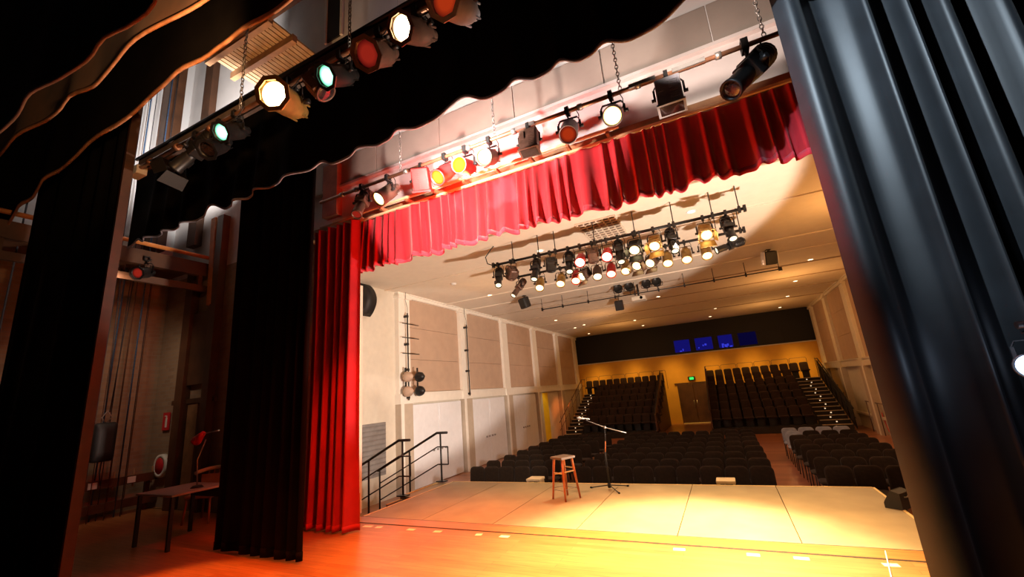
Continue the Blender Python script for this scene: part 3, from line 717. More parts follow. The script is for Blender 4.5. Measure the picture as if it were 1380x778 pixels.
BL = [(-4.40, 'profile', (-.35, -.6, -.8), 'small', 'brown_metal', 'tilted brown spotlight at the left end of the second hall bar'),
      (-3.80, 'par', (.1, -.65, -.8), 'hall', 'gold_lit_metal', 'gold-lit lamp, second from left on the second hall bar'),
      (-3.23, 'par', (.05, -.65, -.8), 'hall', 'gold_lit_metal', 'gold-lit lamp, third from left on the second hall bar'),
      (-2.83, 'par', (.05, -.65, -.8), 'hall', 'red_lit_metal', 'reddish lit lamp, fourth from left on the second hall bar'),
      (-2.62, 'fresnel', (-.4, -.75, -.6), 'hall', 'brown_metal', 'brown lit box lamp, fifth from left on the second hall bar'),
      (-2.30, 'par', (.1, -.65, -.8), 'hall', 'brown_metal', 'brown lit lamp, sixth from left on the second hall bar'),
      (-1.96, 'par', (.05, -.65, -.8), 'hall', 'red_lit_metal', 'reddish lit lamp, seventh from left on the second hall bar'),
      (-1.61, 'par', (.0, -.65, -.8), 'hall', 'gold_lit_metal', 'golden lit lamp, eighth from left on the second hall bar'),
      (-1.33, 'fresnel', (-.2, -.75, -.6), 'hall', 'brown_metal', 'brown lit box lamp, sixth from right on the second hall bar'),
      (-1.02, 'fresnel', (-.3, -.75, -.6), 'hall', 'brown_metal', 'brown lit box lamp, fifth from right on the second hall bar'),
      (-.68, 'par', (.0, -.6, -.8), 'hall', 'gold_lit_metal', 'golden lit lamp, fourth from right on the second hall bar'),
      (-.28, 'par', (.0, -.6, -.8), 'hall', 'gold_lit_metal', 'golden lit lamp, third from right on the second hall bar'),
      (.12, 'par', (.05, -.6, -.8), 'hall', 'gold_lit_metal', 'brightest gold-lit lamp, second from right on the second hall bar'),
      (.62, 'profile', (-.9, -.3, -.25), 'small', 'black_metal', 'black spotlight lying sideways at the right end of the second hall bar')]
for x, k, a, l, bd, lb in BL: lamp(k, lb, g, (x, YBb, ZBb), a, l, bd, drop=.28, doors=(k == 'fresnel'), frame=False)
g = 'unlit round lamps above the projector'
for x, lb in ((-2.86, 'dark round lamp seen from behind, leftmost above the projector'), (-2.46, 'dark round lamp seen from behind, just left of the projector pole'), (-1.87, 'dark round lamp seen from behind, just right of the projector pole'), (-1.52, 'dark round lamp seen from behind, rightmost above the projector')):
    t = thing('par_can', lb, 'stage light', (x, 15.0, 4.82), g)
    Rm = Matrix.Rotation(-1.9, 4, 'X')
    MB().lathe([(0, .22), (.05, .22), (.09, .16), (.14, .09), (.16, 0), (.16, -.06), (.145, -.06), (.145, -.03), (0, -.02)], 18, Matrix.Translation((0, 0, .28)) @ Rm).build('can', M['black_metal'], t)
    b = MB(); b.tube([(0, 0, 0), (0, 0, .12), (-.18, 0, .16), (-.18, 0, .28)], .012, 6); b.tube([(0, 0, .12), (.18, 0, .16), (.18, 0, .28)], .012, 6); b.build('yoke', M['black_metal'], t)

# projector on its pole, hanging loudspeakers
t = thing('projector', 'white projector on a black pole under the hall ceiling', 'projector', (-2.26, 15.5, 4.72))
MB().box((0, 0, 0), (.48, .38, .15), bev=.02).build('body', M['plaster'], t)
MB().lathe([(0, -.04), (.05, -.04), (.055, 0), (0, 0)], 14, Matrix.Translation((.10, -.19, 0)) @ Matrix.Rotation(PI / 2, 4, 'X')).build('lens', M['dark_lens'], t)
MB().tube([(0, 0, .07), (0, 0, CZ - 4.72)], .035, 10).build('pole', M['black_metal'], t)
def hang_speaker(label, x, y, z, rx, rz, m='dark'):
    t = thing('hanging_speaker', label, 'speaker', (x, y, z), rz=rz)
    b = MB(); R_ = Matrix.Rotation(rx, 3, 'X')
    o = rounded(.32, .40, .03, -.20)
    b.pad(o, .26, .06, R_.to_4x4()); b.build('cabinet', M['dark'], t)
    MB().box(R_ @ Vector((0, -.148, 0)), (.28, .01, .35), R_).build('grille', M['black_metal'], t)
    b = MB(); b.tube([(0, 0, .1), (0, .0, CZ - z)], .014, 6); b.box((0, 0, CZ - z - .01), (.12, .12, .02)); b.build('bracket', M['black_metal'], t)
    return t
hang_speaker('small dark loudspeaker hanging below the second hall bar at left', -6.12, 14.0, 4.98, .35, -.5)
hang_speaker('small dark loudspeaker hanging left of the projector', -3.27, 16.9, 4.85, .3, 0)
s = hang_speaker('black loudspeaker with white sides hanging at the right of the hall ceiling', 1.79, 14.0, 5.0, .3, .25)
for sx in (-1, 1): MB().box(Matrix.Rotation(.3, 3, 'X') @ Vector((sx * .175, 0, 0)), (.02, .27, .38), Matrix.Rotation(.3, 3, 'X')).build('side_panel', M['white_paint'], s)
# curved loudspeaker edge by the proscenium
t = thing('wall_speaker', 'tall dark curved loudspeaker on the hall wall beside the red curtain', 'speaker', (XL, 8.98, 4.75))
b = MB(); n = 12; P_ = [(.12 + .26 * math.sin(PI * i / n) ** .8, -.48 + .96 * i / n) for i in range(n + 1)]
A = [b.b.verts.new((x, -.2, z)) for x, z in P_]; B_ = [b.b.verts.new((x, .2, z)) for x, z in P_]
for i in range(n): b.face([A[i], A[i + 1], B_[i + 1], B_[i]], True)
b.face(A); b.face(B_[::-1]); b.face([A[0], B_[0], B_[n], A[n]]); b.build('cabinet', M['dark'], t)
MB().box((.07, 0, 0), (.14, .1, .2)).build('bracket', M['black_metal'], t)
tag(MB().box((XL + .03, 9.36, .55), (.06, 1.0, 1.42)).build('louvre_panel', M['grey_louvre']), 'grey louvred panel on the hall wall behind the stage handrails', 'wall panel')
lo = C.objects[-1]
for k in range(11): MB().box((XL + .065, 9.36, -.08 + k * .125), (.02, .96, .05), Matrix.Rotation(.5, 3, 'Y')).build('slat', M['grey_louvre'], lo)

# ceiling vent grille, smoke detectors, downlights
t = thing('ceiling_grille', 'lattice air grille in the hall ceiling above the front hall bar', 'vent', (-1.9, 9.25, CZ - .02))
b = MB()
for k in range(7): b.box((-.42 + .14 * k, 0, 0), (.025, 1.5, .03))
for k in range(11): b.box((0, -.75 + .15 * k, 0), (.9, .025, .03))
b.build('lattice', M['ceiling'], t); MB().box((0, 0, .014), (.86, 1.48, .008)).build('backing', M['dark_timber'], t)
dl = [(-3.65, 9.64), (-.01, 9.4), (-1.4, 14.65), (-1.91, 18.51), (-7.01, 12.99), (-6.93, 16.03), (-7.27, 20.42), (-6.65, 23.37), (-7.4, 24.02), (-7.6, 27.6), (-4.0, 24.5), (-4.0, 27.3), (-.13, 27.4), (3.46, 27.6), (3.21, 16.37), (3.24, 19.98), (.2, 21.5), (3.4, 23.8), (.2, 24.4)]
proto = None
dl.sort(key=lambda p: p[1])
for i, (x, y) in enumerate(dl):
    lb = 'small round ceiling downlight, %s counting from the stage' % (ORD[i] if i < 16 else ['seventeenth', 'eighteenth', 'nineteenth'][i - 16])
    if proto is None:
        proto = thing('ceiling_downlight', lb, 'ceiling light', (x, y, CZ), 'downlights in the hall ceiling')
        MB().lathe([(.075, -.004), (.11, -.006), (.115, 0), (.075, 0)], 18).build('trim_ring', M['white_paint'], proto)
        MB().lathe([(0, -.003), (.08, -.003), (.08, 0), (0, 0)], 18).build('bulb', M['downlight'], proto)
    else: copy_thing(proto, (x, y, CZ), lb)
tag(MB().lathe([(0, -.05), (.06, -.05), (.09, -.02), (.09, 0), (0, 0)], 16).build('smoke_detector', M['white_paint'], loc=(-7.06, 10.75, CZ)), 'white smoke detector on the hall ceiling above the left wall panels', 'smoke detector')

# vertical booms with clamps on the first two pillars; four round lamps
def boom(label, y, arms):
    t = thing('lighting_boom', label, 'boom pipe', (XL + .30, y, 0))
    MB().tube([(0, 0, 1.82), (0, 0, 4.55)], .022, 8).build('pipe', M['black_metal'], t)
    MB().tube([(0, .0, 4.5), (-.02, .03, 4.75), (-.05, -.03, 5.0), (-.05, 0, CZ)], .008, 6).build('cable', M['dark'], t)
    for z in (1.9, 2.75, 3.55, 4.45): MB().box((-.06, 0, z), (.16, .07, .07)).build('wall_bracket', M['black_metal'], t)
    for z in arms: MB().tube([(0, -.25, z), (0, .55, z)], .014, 6).build('cross_arm', M['black_metal'], t)
boom('black lighting boom with cross arms on the first wall pillar', 10.62, (2.52, 3.25, 3.75, 4.2))
boom('black lighting boom without lamps on the second wall pillar', 14.17, ())
g = 'round lamps on the wall boom'
for (dy, z, l, bd) in ((-.15, 2.52, 'tan round lamp, upper left on the wall boom', 'tan_panel'), (.42, 2.52, 'dark round lamp, upper right on the wall boom', 'black_metal'), (-.15, 2.08, 'tan round lamp, lower left on the wall boom', 'tan_panel'), (.42, 2.08, 'dark round lamp, lower right on the wall boom', 'black_metal')):
    t = thing('par_can', l, 'stage light', (XL + .40, 10.62 + dy, z), g)
    Rm = Matrix.Rotation(PI / 2, 4, 'Y') @ Matrix.Rotation(.2, 4, 'X')
    MB().lathe([(0, .20), (.05, .2), (.09, .14), (.14, .08), (.16, 0), (.16, -.06), (.145, -.06), (.145, -.03), (0, -.02)], 18, Rm).build('can', M[bd], t)
    MB().lathe([(0, -.035), (.14, -.035), (.14, -.03), (0, -.03)], 18, Rm).build('lens', M['dark_lens'] if bd == 'black_metal' else M['plaster'], t)
    MB().box((-.09, 0, .14), (.04, .04, .3)).build('yoke', M['black_metal'], t)

# ------------------------------------------------------------------ floor chairs
def make_chair(label, m, group):
    t = thing('upholstered_chair', label, 'chair', (0, 0, 0), group)
    MB().pad(rounded(.425, .50, .10, 0, 5, .05), .055, .12, Matrix.Translation((0, .21, .36)) @ Matrix.Rotation(-.10, 4, 'X'), .35).build('backrest', M[m], t)
    MB().pad(rounded(.43, .43, .07, -.215, 4), .06, .10, Matrix.Translation((0, -.02, .44)) @ Matrix.Rotation(PI / 2, 4, 'X')).build('seat', M[m], t)
    for sx in (-1, 1):
        MB().tube([(sx * .19, -.20, .41), (sx * .205, -.23, 0)], .012, 6).build('leg', M['dark'], t)
        MB().tube([(sx * .205, .25, .62), (sx * .20, .18, .41), (sx * .205, .27, 0)], .012, 6).build('leg', M['dark'], t)
    return t
proto = make_chair('', 'fabric_chair', ''); protog = make_chair('', 'fabric_grey', '')
used = {'b': False, 'g': False}
def put_chair(x, y, lb, group, grey=False):
    rz = random.uniform(-.05, .05)
    p, k = (protog, 'g') if grey else (proto, 'b')
    loc = (x + random.uniform(-.012, .012), y + random.uniform(-.02, .02), FZ)
    if not used[k]:
        used[k] = True; p.location = loc; p.rotation_euler = (0, 0, rz); p['label'] = lb; p['group'] = group
    else: copy_thing(p, loc, lb, rz, group)
for rk in range(8):
    y = 9.76 + .93 * rk
    for ck in range(5): put_chair(-6.13 + .432 * ck, y + .02, 'black padded chair, %s from left in the %s row of the left block' % (ORD[ck], ORD[rk]), 'chairs of the left floor block')
    for ck in range(9): put_chair(.33 - .455 * (8 - ck), y, 'black padded chair, %s from left in the %s row of the centre block' % (ORD[ck], ORD[rk]), 'chairs of the centre floor block')
    for ck in range(4):
        gr = rk >= 7 or (rk == 6 and ck == 0)
        put_chair(1.53 + .455 * ck, y, '%s padded chair, %s from left in the %s row of the right block' % ('pale grey' if gr else 'black', ORD[ck], ORD[rk]), 'chairs of the right floor block', gr)

# ------------------------------------------------------------------ raked seating banks
def make_seat():
    t = thing('raked_seat', '', 'theatre seat', (0, 0, 0), '')
    MB().pad(rounded(.40, .50, .09, 0, 4, .04), .06, .12, Matrix.Translation((0, .10, .34)) @ Matrix.Rotation(-.12, 4, 'X'), .3).build('backrest', M['fabric_raked'], t)
    MB().pad(rounded(.40, .38, .06, -.19, 3), .07, .10, Matrix.Translation((0, -.10, .40)) @ Matrix.Rotation(PI / 2 - .1, 4, 'X')).build('seat', M['fabric_raked'], t)
    MB().box((0, .04, .19), (.30, .06, .38)).build('pedestal', M['black_metal'], t)
    return t
seat = make_seat(); sused = False
RZ, RY, DZ, DY = -.575, 22.55, .318, .745
for side, bx0, bx1, sx0, sx1, px in (('left', -7.25, -3.38, -8.25, -7.27, [-7.98 + .448 * i for i in range(11)]), ('right', -.95, 3.30, 3.32, 4.42, [-.72 + .462 * i for i in range(11)])):
    t = thing('seating_bank', 'dark raked seating bank on the %s of the passage at the back of the hall' % side, 'seating bank')
    for k in range(7):
        z, y0 = RZ + DZ * k, RY + DY * k
        x0 = min(bx0, sx0) if k == 6 else bx0; x1 = max(bx1, sx1) if k == 6 else bx1
        MB().box(((x0 + x1) / 2, y0 + .45, z - .03), (x1 - x0, .90, .06)).build('tier', M['deck_dark'], t)
        MB().box(((x0 + x1) / 2, y0 + .02, z - DZ / 2 - .02), (x1 - x0, .03, DZ)).build('riser', M['deck_dark'], t)
    for x in ((bx0 + .03) if side == 'right' else (bx1 - .03),):
        b = MB(); vs = [(RY, FZ), (RY + DY * 7 + .4, FZ), (RY + DY * 7 + .4, RZ + DZ * 6 + .95), (RY + DY * 6, RZ + DZ * 6 + .95), (RY, RZ + .75)]
        A = [b.b.verts.new((x - .03, y, z)) for y, z in vs]; B_ = [b.b.verts.new((x + .03, y, z)) for y, z in vs]
        b.face(A); b.face(B_[::-1])
        for i in range(5): b.face([A[i], A[(i + 1) % 5], B_[(i + 1) % 5], B_[i]])
        b.build('side_panel', M['dark_timber'], t)
        MB().tube([(x, RY, RZ + .85), (x, RY + DY * 6, RZ + DZ * 6 + 1.05), (x, RY + DY * 7 + .4, RZ + DZ * 6 + 1.05)], .025, 8).build('side_rail', M['black_metal'], t)
    # aisle steps
    st = thing('aisle_stairs', 'lit aisle steps with pale nosings beside the %s seating bank' % side, 'stairs')
    for k in range(13):
        z, y0 = RZ + DZ / 2 * k - .0, RY + DY / 2 * k
        if k == 0: pass
        MB().box(((sx0 + sx1) / 2, y0 + .2, z - .1), (sx1 - sx0, .40, .2)).build('step', M['deck_dark'], st)
        MB().box(((sx0 + sx1) / 2, y0 + .01, z + .006), (sx1 - sx0 - .04, .05, .03)).build('nosing', M['nosing'], st)
        MB().box(((sx0 + sx1) / 2 + (.06 if k % 2 else -.06), y0 - .006, z - .07), (.05, .02, .04)).build('step_light', M['step_led'], st)
    MB().box(((sx0 + sx1) / 2, RY - .2, RZ - .26), (sx1 - sx0, .42, .03)).build('nosing', M['nosing'], st)
    hx = sx1 + .06 if side == 'right' else sx0 - .06
    h = thing('aisle_handrail', 'dark handrail climbing the wall side of the %s aisle steps' % side, 'handrail')
    hm = M['black_metal'] if side == 'right' else M['brown_metal']  # left rail browner: orange light on it put into the colour
    for dz, rr in ((.95, .025), (.55, .014)):
        MB().tube([(hx, RY - .3, RZ - .3 + dz), (hx, RY + DY * 6, RZ + DZ * 6 + dz), (hx, RY + DY * 7, RZ + DZ * 6 + dz)], rr, 8).build('rail', hm, h)
    for k in range(0, 8):
        zz = RZ + DZ * min(k, 6) + (-.05 if k < 7 else 0); MB().tube([(hx, RY + DY * k - .05, zz - .1), (hx, RY + DY * k - .05, zz + 1.0)], .016, 6).build('post', hm, h)
    if side == 'right':
        MB().box((hx - .02, RY + DY * 3.2, RZ + DZ * 3 + .2), (.02, .1, .1)).build('bracket', hm, h)
        b = MB(); vs = [(RY, RZ - .2), (RY + DY * 6.8, RZ + DZ * 6), (RY + DY * 6.8, RZ + DZ * 6 + .92), (RY, RZ + .75)]
        A = [b.b.verts.new((hx + .02, y, z)) for y, z in vs]; B_ = [b.b.verts.new((hx + .04, y, z)) for y, z in vs]
        b.face(A); b.face(B_[::-1])
        for i in range(4): b.face([A[i], A[(i + 1) % 4], B_[(i + 1) % 4], B_[i]])
        b.build('infill_panel', M['deck_dark'], h)
    # guard frames behind the last row
    gr = thing('guard_rail', 'thin looped guard rail behind the top row of the %s bank' % side, 'guard rail')
    yb_, zb_ = RY + DY * 7 + .12, RZ + DZ * 6
    for k in range(6):
        xa, xb = px[0] - .25 + k * .86, px[0] - .25 + k * .86 + .80
        if xb > px[-1] + .35: xb = px[-1] + .3
        if xb - xa < .2: continue
        MB().tube([(xa, yb_, zb_ - .02), (xa, yb_, zb_ + 1.04), (xa + .05, yb_, zb_ + 1.09), (xb - .05, yb_, zb_ + 1.09), (xb, yb_, zb_ + 1.04), (xb, yb_, zb_ - .02)], .013, 6).build('hoop', M['brown_metal'], gr)
    for k in range(7):
        cols = px if k == 6 else (px[2:] if side == 'left' else px[:9])
        for j, x in enumerate(cols):
            loc = (x, RY + DY * k + .42, RZ + DZ * k)
            lb = 'dark raked seat, %s from left in the %s tier of the %s bank' % (ORD[j], ORD[k], side)
            if not sused:
                sused = True; seat.location = loc; seat['label'] = lb; seat['group'] = 'seats of the left raked bank'
            else: copy_thing(seat, loc, lb, 0, 'seats of the %s raked bank' % side)

t = thing('exit_sign', 'small green lit exit sign above the passage doors', 'exit sign', (-1.85, YB - .06, 1.80))
MB().box((0, 0, 0), (.42, .08, .24), bev=.01).build('box', M['dark'], t)
MB().box((0, -.045, 0), (.24, .01, .14)).build('lit_panel', M['exit_green'], t)

# wall handrail and red cord on the right wall
t = thing('wall_handrail', 'low metal handrail along the right hall wall', 'handrail', (XR - .16, 0, 0))
MB().tube([(0, 17.5, .32), (0, 22.3, .32)], .022, 8).build('rail', M['brown_metal'], t)
for y in (17.6, 19.2, 20.8, 22.2): MB().tube([(0, y, .32), (0, y, FZ)], .016, 8).build('post', M['brown_metal'], t)
tag(MB().tube([(XR - .05, 20.2 + .9 * (i / 12), .30 - 1.0 * math.sin(PI * i / 12)) for i in range(13)], .014, 6).build('red_cord', M['sign_red']), 'red cord looped against the right hall wall', 'cord')

# ------------------------------------------------------------------ left wing
ropes = []
cols = ['rope_brown', 'rope_dark', 'rope_brown', 'rope_blue', 'rope_dark', 'rope_brown', 'rope_brown', 'rope_blue', 'rope_dark']
yy = [1.95, 2.12, 2.26, 2.48, 2.7, 2.86] + [3.85 + .085 * i + .04 * random.random() for i in range(13)]
for i, y in enumerate(yy):
    nmx = {'rope_brown': 'brown', 'rope_dark': 'black', 'rope_blue': 'blue'}[cols[i % 9]]
    x = -11.55 + .10 * (i % 3)
    tag(MB().tube([(x, y, .0), (x, y + .01, 6), (x, y, 11.9)], .008 if i % 4 else .015, 5).build('hauling_rope', M[cols[i % 9]]),
        '%s upright hauling rope before the wing wall, %s from the camera side' % (nmx, (ORD + ['seventeenth', 'eighteenth', 'nineteenth', 'twentieth', 'twenty-first', 'twenty-second', 'twenty-third', 'twenty-fourth', 'twenty-fifth', 'twenty-sixth'])[i]), 'rope', 'ropes on the wing wall')
t = thing('pin_rail', 'dark rope rail with pale tags at the foot of the wing wall', 'rope rail', (-11.5, 3.6, 0))
MB().box((0, 0, .66), (.10, 4.2, .16)).build('upper_beam', M['dark_timber'], t); MB().box((0, 0, .22), (.12, 4.2, .16)).build('lower_beam', M['dark_timber'], t)
for y in (-1.9, 0, 1.7): MB().box((-.1, y, .35), (.08, .08, .7)).build('post', M['dark_timber'], t)
for y in (.73, 1.35): MB().box((.055, y, .66), (.01, .14, .12)).build('tag', M['sign_white'], t)
for k in range(12): MB().tube([(0, -1.9 + .33 * k, .52), (0, -1.9 + .33 * k, .86)], .016, 6).build('pin', M['timber'], t)
t = thing('sandbag', 'black counterweight bag hanging on ropes before the wing wall', 'counterweight', (-11.35, 4.36, 1.1))
MB().pad(rounded(.36, .75, .06, 0), .2, .12, Matrix.Rotation(PI / 2, 4, 'Z')).build('bag', M['dark'], t)
MB().tube([(0, 0, .73), (0, .08, .85), (0, 0, .98), (0, -.08, .85), (0, 0, .73)], .012, 6).build('shackle', M['steel'], t)
MB().tube([(0, .02, .05), (.02, .0, -.2), (.0, .05, -.45)], .012, 6).build('tail', M['rope_dark'], t)
for a in (-.12, .12): MB().tube([(0, a * .3, .95), (0, a, 4)], .010, 5).build('sling', M['rope_dark'], t)

t = thing('work_table', 'dim grey-topped table in the left wing', 'table', (-7.55, 3.55, 0))
MB().box((-.29, .54, .725), (.98, .82, .03), bev=.006).build('tabletop', M['grey_brown'], t)
for sx in (-.73, .15):
    for sy in (.17, .91): MB().box((sx, sy, .355), (.045, .045, .71)).build('leg', M['dark'], t)
MB().box((-.29, .91, .62), (.85, .02, .16)).build('apron', M['dark'], t)
t = thing('desk_lamp', 'red-shaded angle lamp standing on the wing table', 'lamp', (-7.62, 4.15, .74))
MB().lathe([(0, .03), (.06, .03), (.09, .0), (0, 0)], 14).build('base', M['dark'], t)
MB().tube([(0, 0, .02), (-.06, 0, .40), (.12, 0, .70)], .010, 6).build('lower_arm', M['steel'], t)
MB().tube([(.45, 0, .83), (.12, 0, .80), (.02, 0, .78)], .009, 6).build('upper_arm', M['steel'], t)
MB().lathe([(0, .12), (.035, .12), (.045, .06), (.08, -.10), (.075, -.10), (0, .04)], 14, Matrix.Translation((-.06, 0, .74)) @ Matrix.Rotation(1.0, 4, 'Y')).build('lamp_shade', M['sign_red'], t)
t = thing('armchair', 'wooden chair with a curved pale back behind the wing table', 'chair', (-8.75, 4.95, 0), rz=.4)
MB().box((0, 0, .44), (.5, .48, .06), bev=.02).build('seat', M['timber'], t)
MB().tube([(-.30 * math.cos(a) * 1.0, .05 + .24 * math.sin(a), .80 + .06 * math.sin(a)) for a in [PI * i / 12 for i in range(13)]], .035, 8).build('back_rail', M['pale_wood'], t)
for k in range(5): MB().tube([(-.2 + .1 * k, .22, .45), (-.2 + .1 * k, .27, .84)], .012, 6).build('spindle', M['timber'], t)
for sx in (-1, 1):
    for sy in (-1, 1): MB().tube([(sx * .21, sy * .2, .42), (sx * .24, sy * .23, 0)], .018, 8).build('leg', M['timber'], t)
MB().box((-.02, .12, .62), (.4, .03, .30)).build('back_panel', M['slat_timber'], t)

t = thing('fire_sign', 'small red sign with a white extinguisher symbol on the wing wall', 'sign', (-11.36, 5.42, 1.78))
MB().box((0, 0, 0), (.26, .02, .38)).build('plate', M['sign_red'], t)
b = MB(); b.box((.02, -.012, -.03), (.07, .006, .20), bev=.002); b.box((.02, -.012, .09), (.035, .006, .05)); b.box((-.015, -.012, .115), (.08, .006, .02)); b.build('symbol', M['sign_white'], t)
t = thing('hose_reel', 'red fire hose reel with pale rim low on the wing wall', 'fire hose reel', (-11.3, 5.40, .85))
for nme, R1, R2, m in (('disc', .0, .17, 'sign_red'), ('rim', .17, .24, 'sign_white')):
    MB().lathe([(R1, -.05), (R2, -.05), (R2, .05), (R1, .05)] + ([(R1, -.05)] if R1 else []), 20, Matrix.Rotation(PI / 2, 4, 'X')).build(nme, M[m], t)
# timber posts, board and gallery in the wing
for x, y, z0, z1, w, m, l in ((-10.72, 5.36, 0, 5.3, .28, 'dark_timber', 'dark brown timber post against the wing wall behind the ropes'),
                              (-9.75, 5.36, 0, 6.3, .22, 'dark_timber', 'dark brown timber post beside the left black leg curtain'),
                              (-10.9, 5.36, 5.8, 11.98, .34, 'dark_timber', 'brown timber post on the white upper wall, right one'),
                              (-11.8, 4.95, 5.8, 11.98, .34, 'dark_timber', 'brown timber post on the white upper wall, left one')):
    tag(MB().box((x, y, (z0 + z1) / 2), (w, .16 if y > 5.2 else .34, z1 - z0 - .01)).build('timber_post', M[m]), l, 'post', 'timber posts in the wing')
tag(MB().bar((-10.03, 5.3, 6.3), (-9.9, 5.3, 4.2), .16, .05, (0, 1, 0)).build('timber_plank', M['orange_timber']), 'upright orange plank leaning in the wing beside the black leg', 'plank')
tag(MB().box((-10.4, 5.38, 3.3), (1.1, .05, 1.6)).build('scenery_board', M['dark_timber']), 'large dark brown board hung on the wing wall', 'board')
t = thing('wing_door', 'dim brown boarded doorway panels low in the wing', 'door', (-10.3, 5.42, 0))
for k in range(3): MB().box((-.55 + .5 * k, 0, 1.05), (.36, .04, 2.1)).build('door_board', M['timber'], t)
MB().box((-.05, -.01, 2.16), (1.6, .06, .10)).build('lintel', M['dark_timber'], t)
t = thing('fly_gallery', 'brown fly gallery beam with an orange pipe high along the left wing', 'gallery', (-10.2, 2.7, 5.05))
MB().box((0, 0, 0), (.14, 5.4, .30)).build('beam', M['dark_timber'], t)
MB().tube([(.10, -2.7, .28), (.10, 2.65, .28)], .045, 8).build('pipe', M['orange_timber'], t)
MB().box((-.9, 0, .16), (1.7, 5.4, .05)).build('deck', M['dark_timber'], t)
MB().box((.05, 0, -.45), (.08, 5.4, .14)).build('lower_rail', M['dark_timber'], t)
for k in range(6): MB().box((0, -2.5 + k, -.25), (.08, .08, .5)).build('strut', M['dark_timber'], t)
t = thing('slatted_gallery', 'slatted timber gallery seen from below at the top of the stage', 'gallery', (-7.45, 4.7, 9.0))
for k in range(17): MB().box((-.88 + .11 * k, .02, .05), (.085, 1.40, .04)).build('slat', M['slat_timber'], t)
for y in (-.66, -.15, .45): MB().box((0, y, -.05), (2.0, .10, .16)).build('joist', M['timber'], t)
for x in (-.6, .2, .85): MB().box((x, -.66, 1.4), (.05, .05, 2.9)).build('hanger', M['dark_timber'], t)
t = thing('slatted_gallery', 'dark timber beam platform above the slatted gallery, near the copper-lit hem', 'gallery', (-6.6, 3.75, 8.9))
MB().box((0, 0, 0), (3.4, .16, .22)).build('beam', M['timber'], t); MB().box((0, .22, .1), (3.4, .16, .16)).build('beam', M['dark_timber'], t)
t = thing('wall_vent', 'black-framed opening high on the pale wall beside the gallery', 'vent', (-6.38, 5.43, 10.3))
MB().box((0, 0, 0), (.42, .03, 1.3)).build('recess', M['dark'], t)
for x in (-.24, .24): MB().box((x, -.02, 0), (.06, .05, 1.35)).build('frame', M['white_paint'], t)
# small red lamp on the wing wall
lamp('par', 'small lamp with red lens hanging low in the left wing', 'lamps in the wing', (-10.1, 4.15, 5.02), (.6, -.9, -.35), 'red', 'black_metal', drop=.30)

# ------------------------------------------------------------------ lights
def spot(name, loc, target, energy, col, deg, blend=.3, radius=.08):
    l = bpy.data.lights.new(name, 'SPOT'); l.energy = energy; l.color = col; l.spot_size = math.radians(deg); l.spot_blend = blend; l.shadow_soft_size = radius
    o = bpy.data.objects.new(name, l); C.objects.link(o); o.location = loc
    o.rotation_mode = 'QUATERNION'; o.rotation_quaternion = (Vector(target) - Vector(loc)).to_track_quat('-Z', 'Y'); return o
def point(name, loc, energy, col, radius=.15):
    l = bpy.data.lights.new(name, 'POINT'); l.energy = energy; l.color = col; l.shadow_soft_size = radius
    o = bpy.data.objects.new(name, l); C.objects.link(o); o.location = loc; return o
AMB = (1, .72, .40)
spot('key_light', (-.3, 8.4, 4.35), (-.9, 5.2, 0), 6500, (1, .76, .40), 54, .8, .12)
spot('fill_light', (-2.2, 8.4, 4.35), (-2.6, 6.6, 0), 800, AMB, 75, .8, .12)
spot('fill_light', (.5, 9.6, 4.35), (.3, 6.6, 0), 600, AMB, 75, .8, .12)
spot('amber_wash', (-3.6, 3.0, 5.1), (-2.9, 4.7, 0), 2300, (1, .26, .03), 58, .8, .1)
spot('yellow_wash', (-1.6, 2.7, 5.1), (-.6, 5.0, 0), 6500, (1, .64, .24), 52, .9, .1)
spot('red_wash', (-3.2, 3.75, 4.7), (-4.7, 4.7, 0), 850, (1, .08, .015), 64, .7, .1)
spot('red_wash', (-5.0, 2.5, 5.2), (-5.5, 2.7, 0), 1800, (1, .20, .03), 27, .4, .1)
spot('valance_light', (-2.8, 3.72, 4.38), (-2.8, 5.15, 4.75), 560, (1, .74, .64), 116, .08, .03)
point('red_glow', (-2.75, 4.62, 4.70), 230, (1, .03, .008), .1)
hw = spot('hall_bounce_fill', (1.0, 7.0, .8), (-2.96, 8.29, 5.12), 2500, (1, .80, .65), 107, .12, .12)  # added spot standing in for light bounced off the stage floor
hw.data.use_nodes = True; nt_ = hw.data.node_tree; fo = nt_.nodes.new('ShaderNodeLightFalloff'); fo.inputs['Strength'].default_value = .12
nt_.links.new(fo.outputs['Linear'], nt_.nodes['Emission'].inputs['Strength'])
lw = spot('hall_bounce_fill', (-1.5, 6.5, 1.1), (-7.9, 11.3, 1.7), 700, (1, .84, .72), 50, .10, .12)  # second added spot, for the lower bays of the left wall
lw.data.use_nodes = True; nt_ = lw.data.node_tree; fo = nt_.nodes.new('ShaderNodeLightFalloff'); fo.inputs['Strength'].default_value = .12
nt_.links.new(fo.outputs['Linear'], nt_.nodes['Emission'].inputs['Strength'])
spot('bulkhead_light', (-2.5, 3.76, 4.80), (-2.5, 5.4, 5.9), 300, (1, .90, .84), 100, .10, .03)  # unseen spot added to brighten the wall above the valance
spot('bulkhead_fill', (.2, 3.76, 4.9), (.5, 5.4, 6.3), 190, (1, .80, .68), 80, .5, .1)  # unseen fill added for the right part of that wall
for x, y, e in ((-6.2, 11.5, 24), (3.2, 10.5, 120), (-5, 20.5, 50), (2.8, 18.5, 110), (-5, 25, 50), (2.5, 25, 60)):
    point('hall_glow', (x, y, 3.9), e, (1, .46, .13), .4)  # unseen points added to warm the ceiling, like spill from the lamps
for x in (-7.6, -5.2, -2.8, -.6, 1.6, 3.8): spot('back_wall_light', (x, 26.6, 5.1), (x, 29.0, 1.3), 800, (1, .56, .12), 44, 1.0, .5)
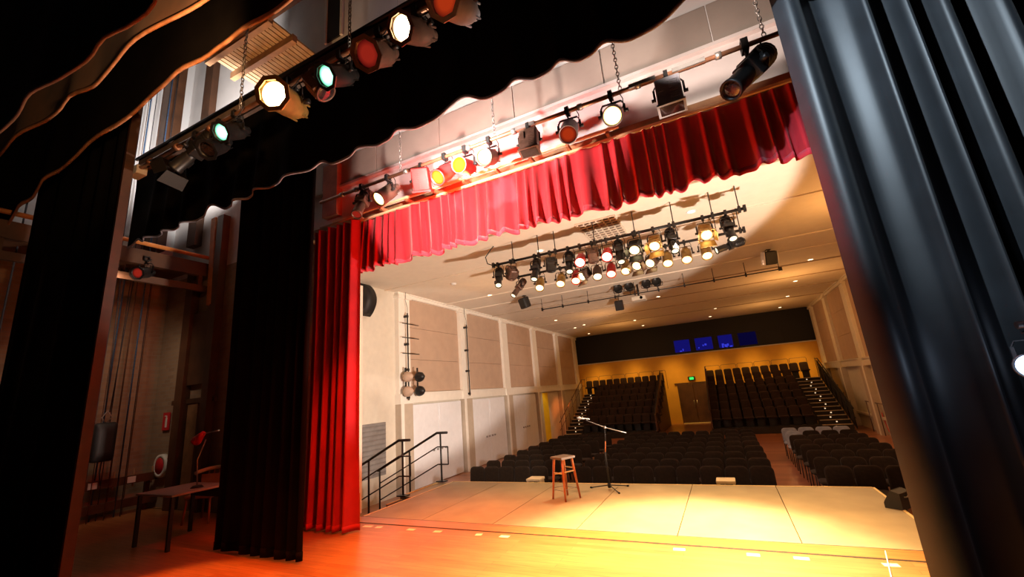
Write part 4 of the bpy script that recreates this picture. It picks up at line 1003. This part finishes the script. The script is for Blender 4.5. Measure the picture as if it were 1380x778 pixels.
spot('stair_glow', (-7.7, 23.8, 1.4), (-9.1, 24.2, .2), 60, (1, .20, .03), 90, .9, .1)  # unseen spot added for the red-orange glow by the left steps
spot('panel_light', (-7.6, 21.4, 2.6), (-9.1, 22.1, .4), 60, (1, .85, .5), 50, .6, .1)  # unseen spot added to brighten the yellow panel
spot('chair_light', (-.2, 20.5, 5.1), (.6, 17.0, -.5), 110, (.85, .9, 1), 60, .8, .2)
spot('aisle_light', (1.6, 14.0, 5.0), (1.0, 14.0, -.8), 480, (1, .50, .26), 40, .8, .2)
spot('curtain_light', (-.6, 1.5, 5.4), (1.95, 3.9, 3.75), 950, (.70, .86, 1), 52, .5, .05)
spot('border_light', (-3.6, 1.5, 5.0), (-5.4, 1.8, 6.1), 210, (1, .5, .2), 95, .7, .1)  # unseen warm spot added for the brown border
spot('loft_light', (-8.6, 3.9, 7.2), (-10.6, 5.6, 9.4), 900, (1, .93, .88), 120, .5, .2)  # unseen spot added to lighten the upper walls
spot('gallery_light', (-6.4, 4.0, 6.6), (-7.2, 4.8, 9.0), 130, (1, .55, .22), 80, .6, .1)
spot('wing_light', (-9.9, 3.6, 4.6), (-11.9, 4.6, 2.5), 130, (1, .72, .5), 88, .9, .2)  # unseen dim fill added for the wing wall
lamp('par', 'small glaring white side lamp cut by the right edge of the picture', 'side lamps', (1.585, 3.45, 1.88), (-.75, -.9, -.05), 'cool', 'black_metal', s=.6, drop=.34, frame=False)
bar = thing('side_light_boom', 'short black arm carrying the glaring side lamp at the right edge', 'boom arm')
MB().tube([(1.55, 3.45, 1.90), (3.0, 3.45, 1.90)], .022, 8).build('arm', M['black_metal'], bar)
MB().tube([(3.0, 3.45, 0), (3.0, 3.45, 3.2)], .03, 8).build('pole', M['black_metal'], bar)
point('side_light', (1.40, 3.25, 1.72), 4, (.6, .75, 1), .05)

w = bpy.data.worlds.new('world'); bpy.context.scene.world = w; w.use_nodes = True
w.node_tree.nodes['Background'].inputs[0].default_value = (.02, .018, .016, 1); w.node_tree.nodes['Background'].inputs[1].default_value = .15
sc = bpy.context.scene
sc.view_settings.view_transform = 'Standard'; sc.view_settings.look = 'None'; sc.view_settings.exposure = 0
sc.cycles.use_denoising = True; sc.cycles.sample_clamp_indirect = 4; sc.cycles.max_bounces = 6; sc.cycles.diffuse_bounces = 4
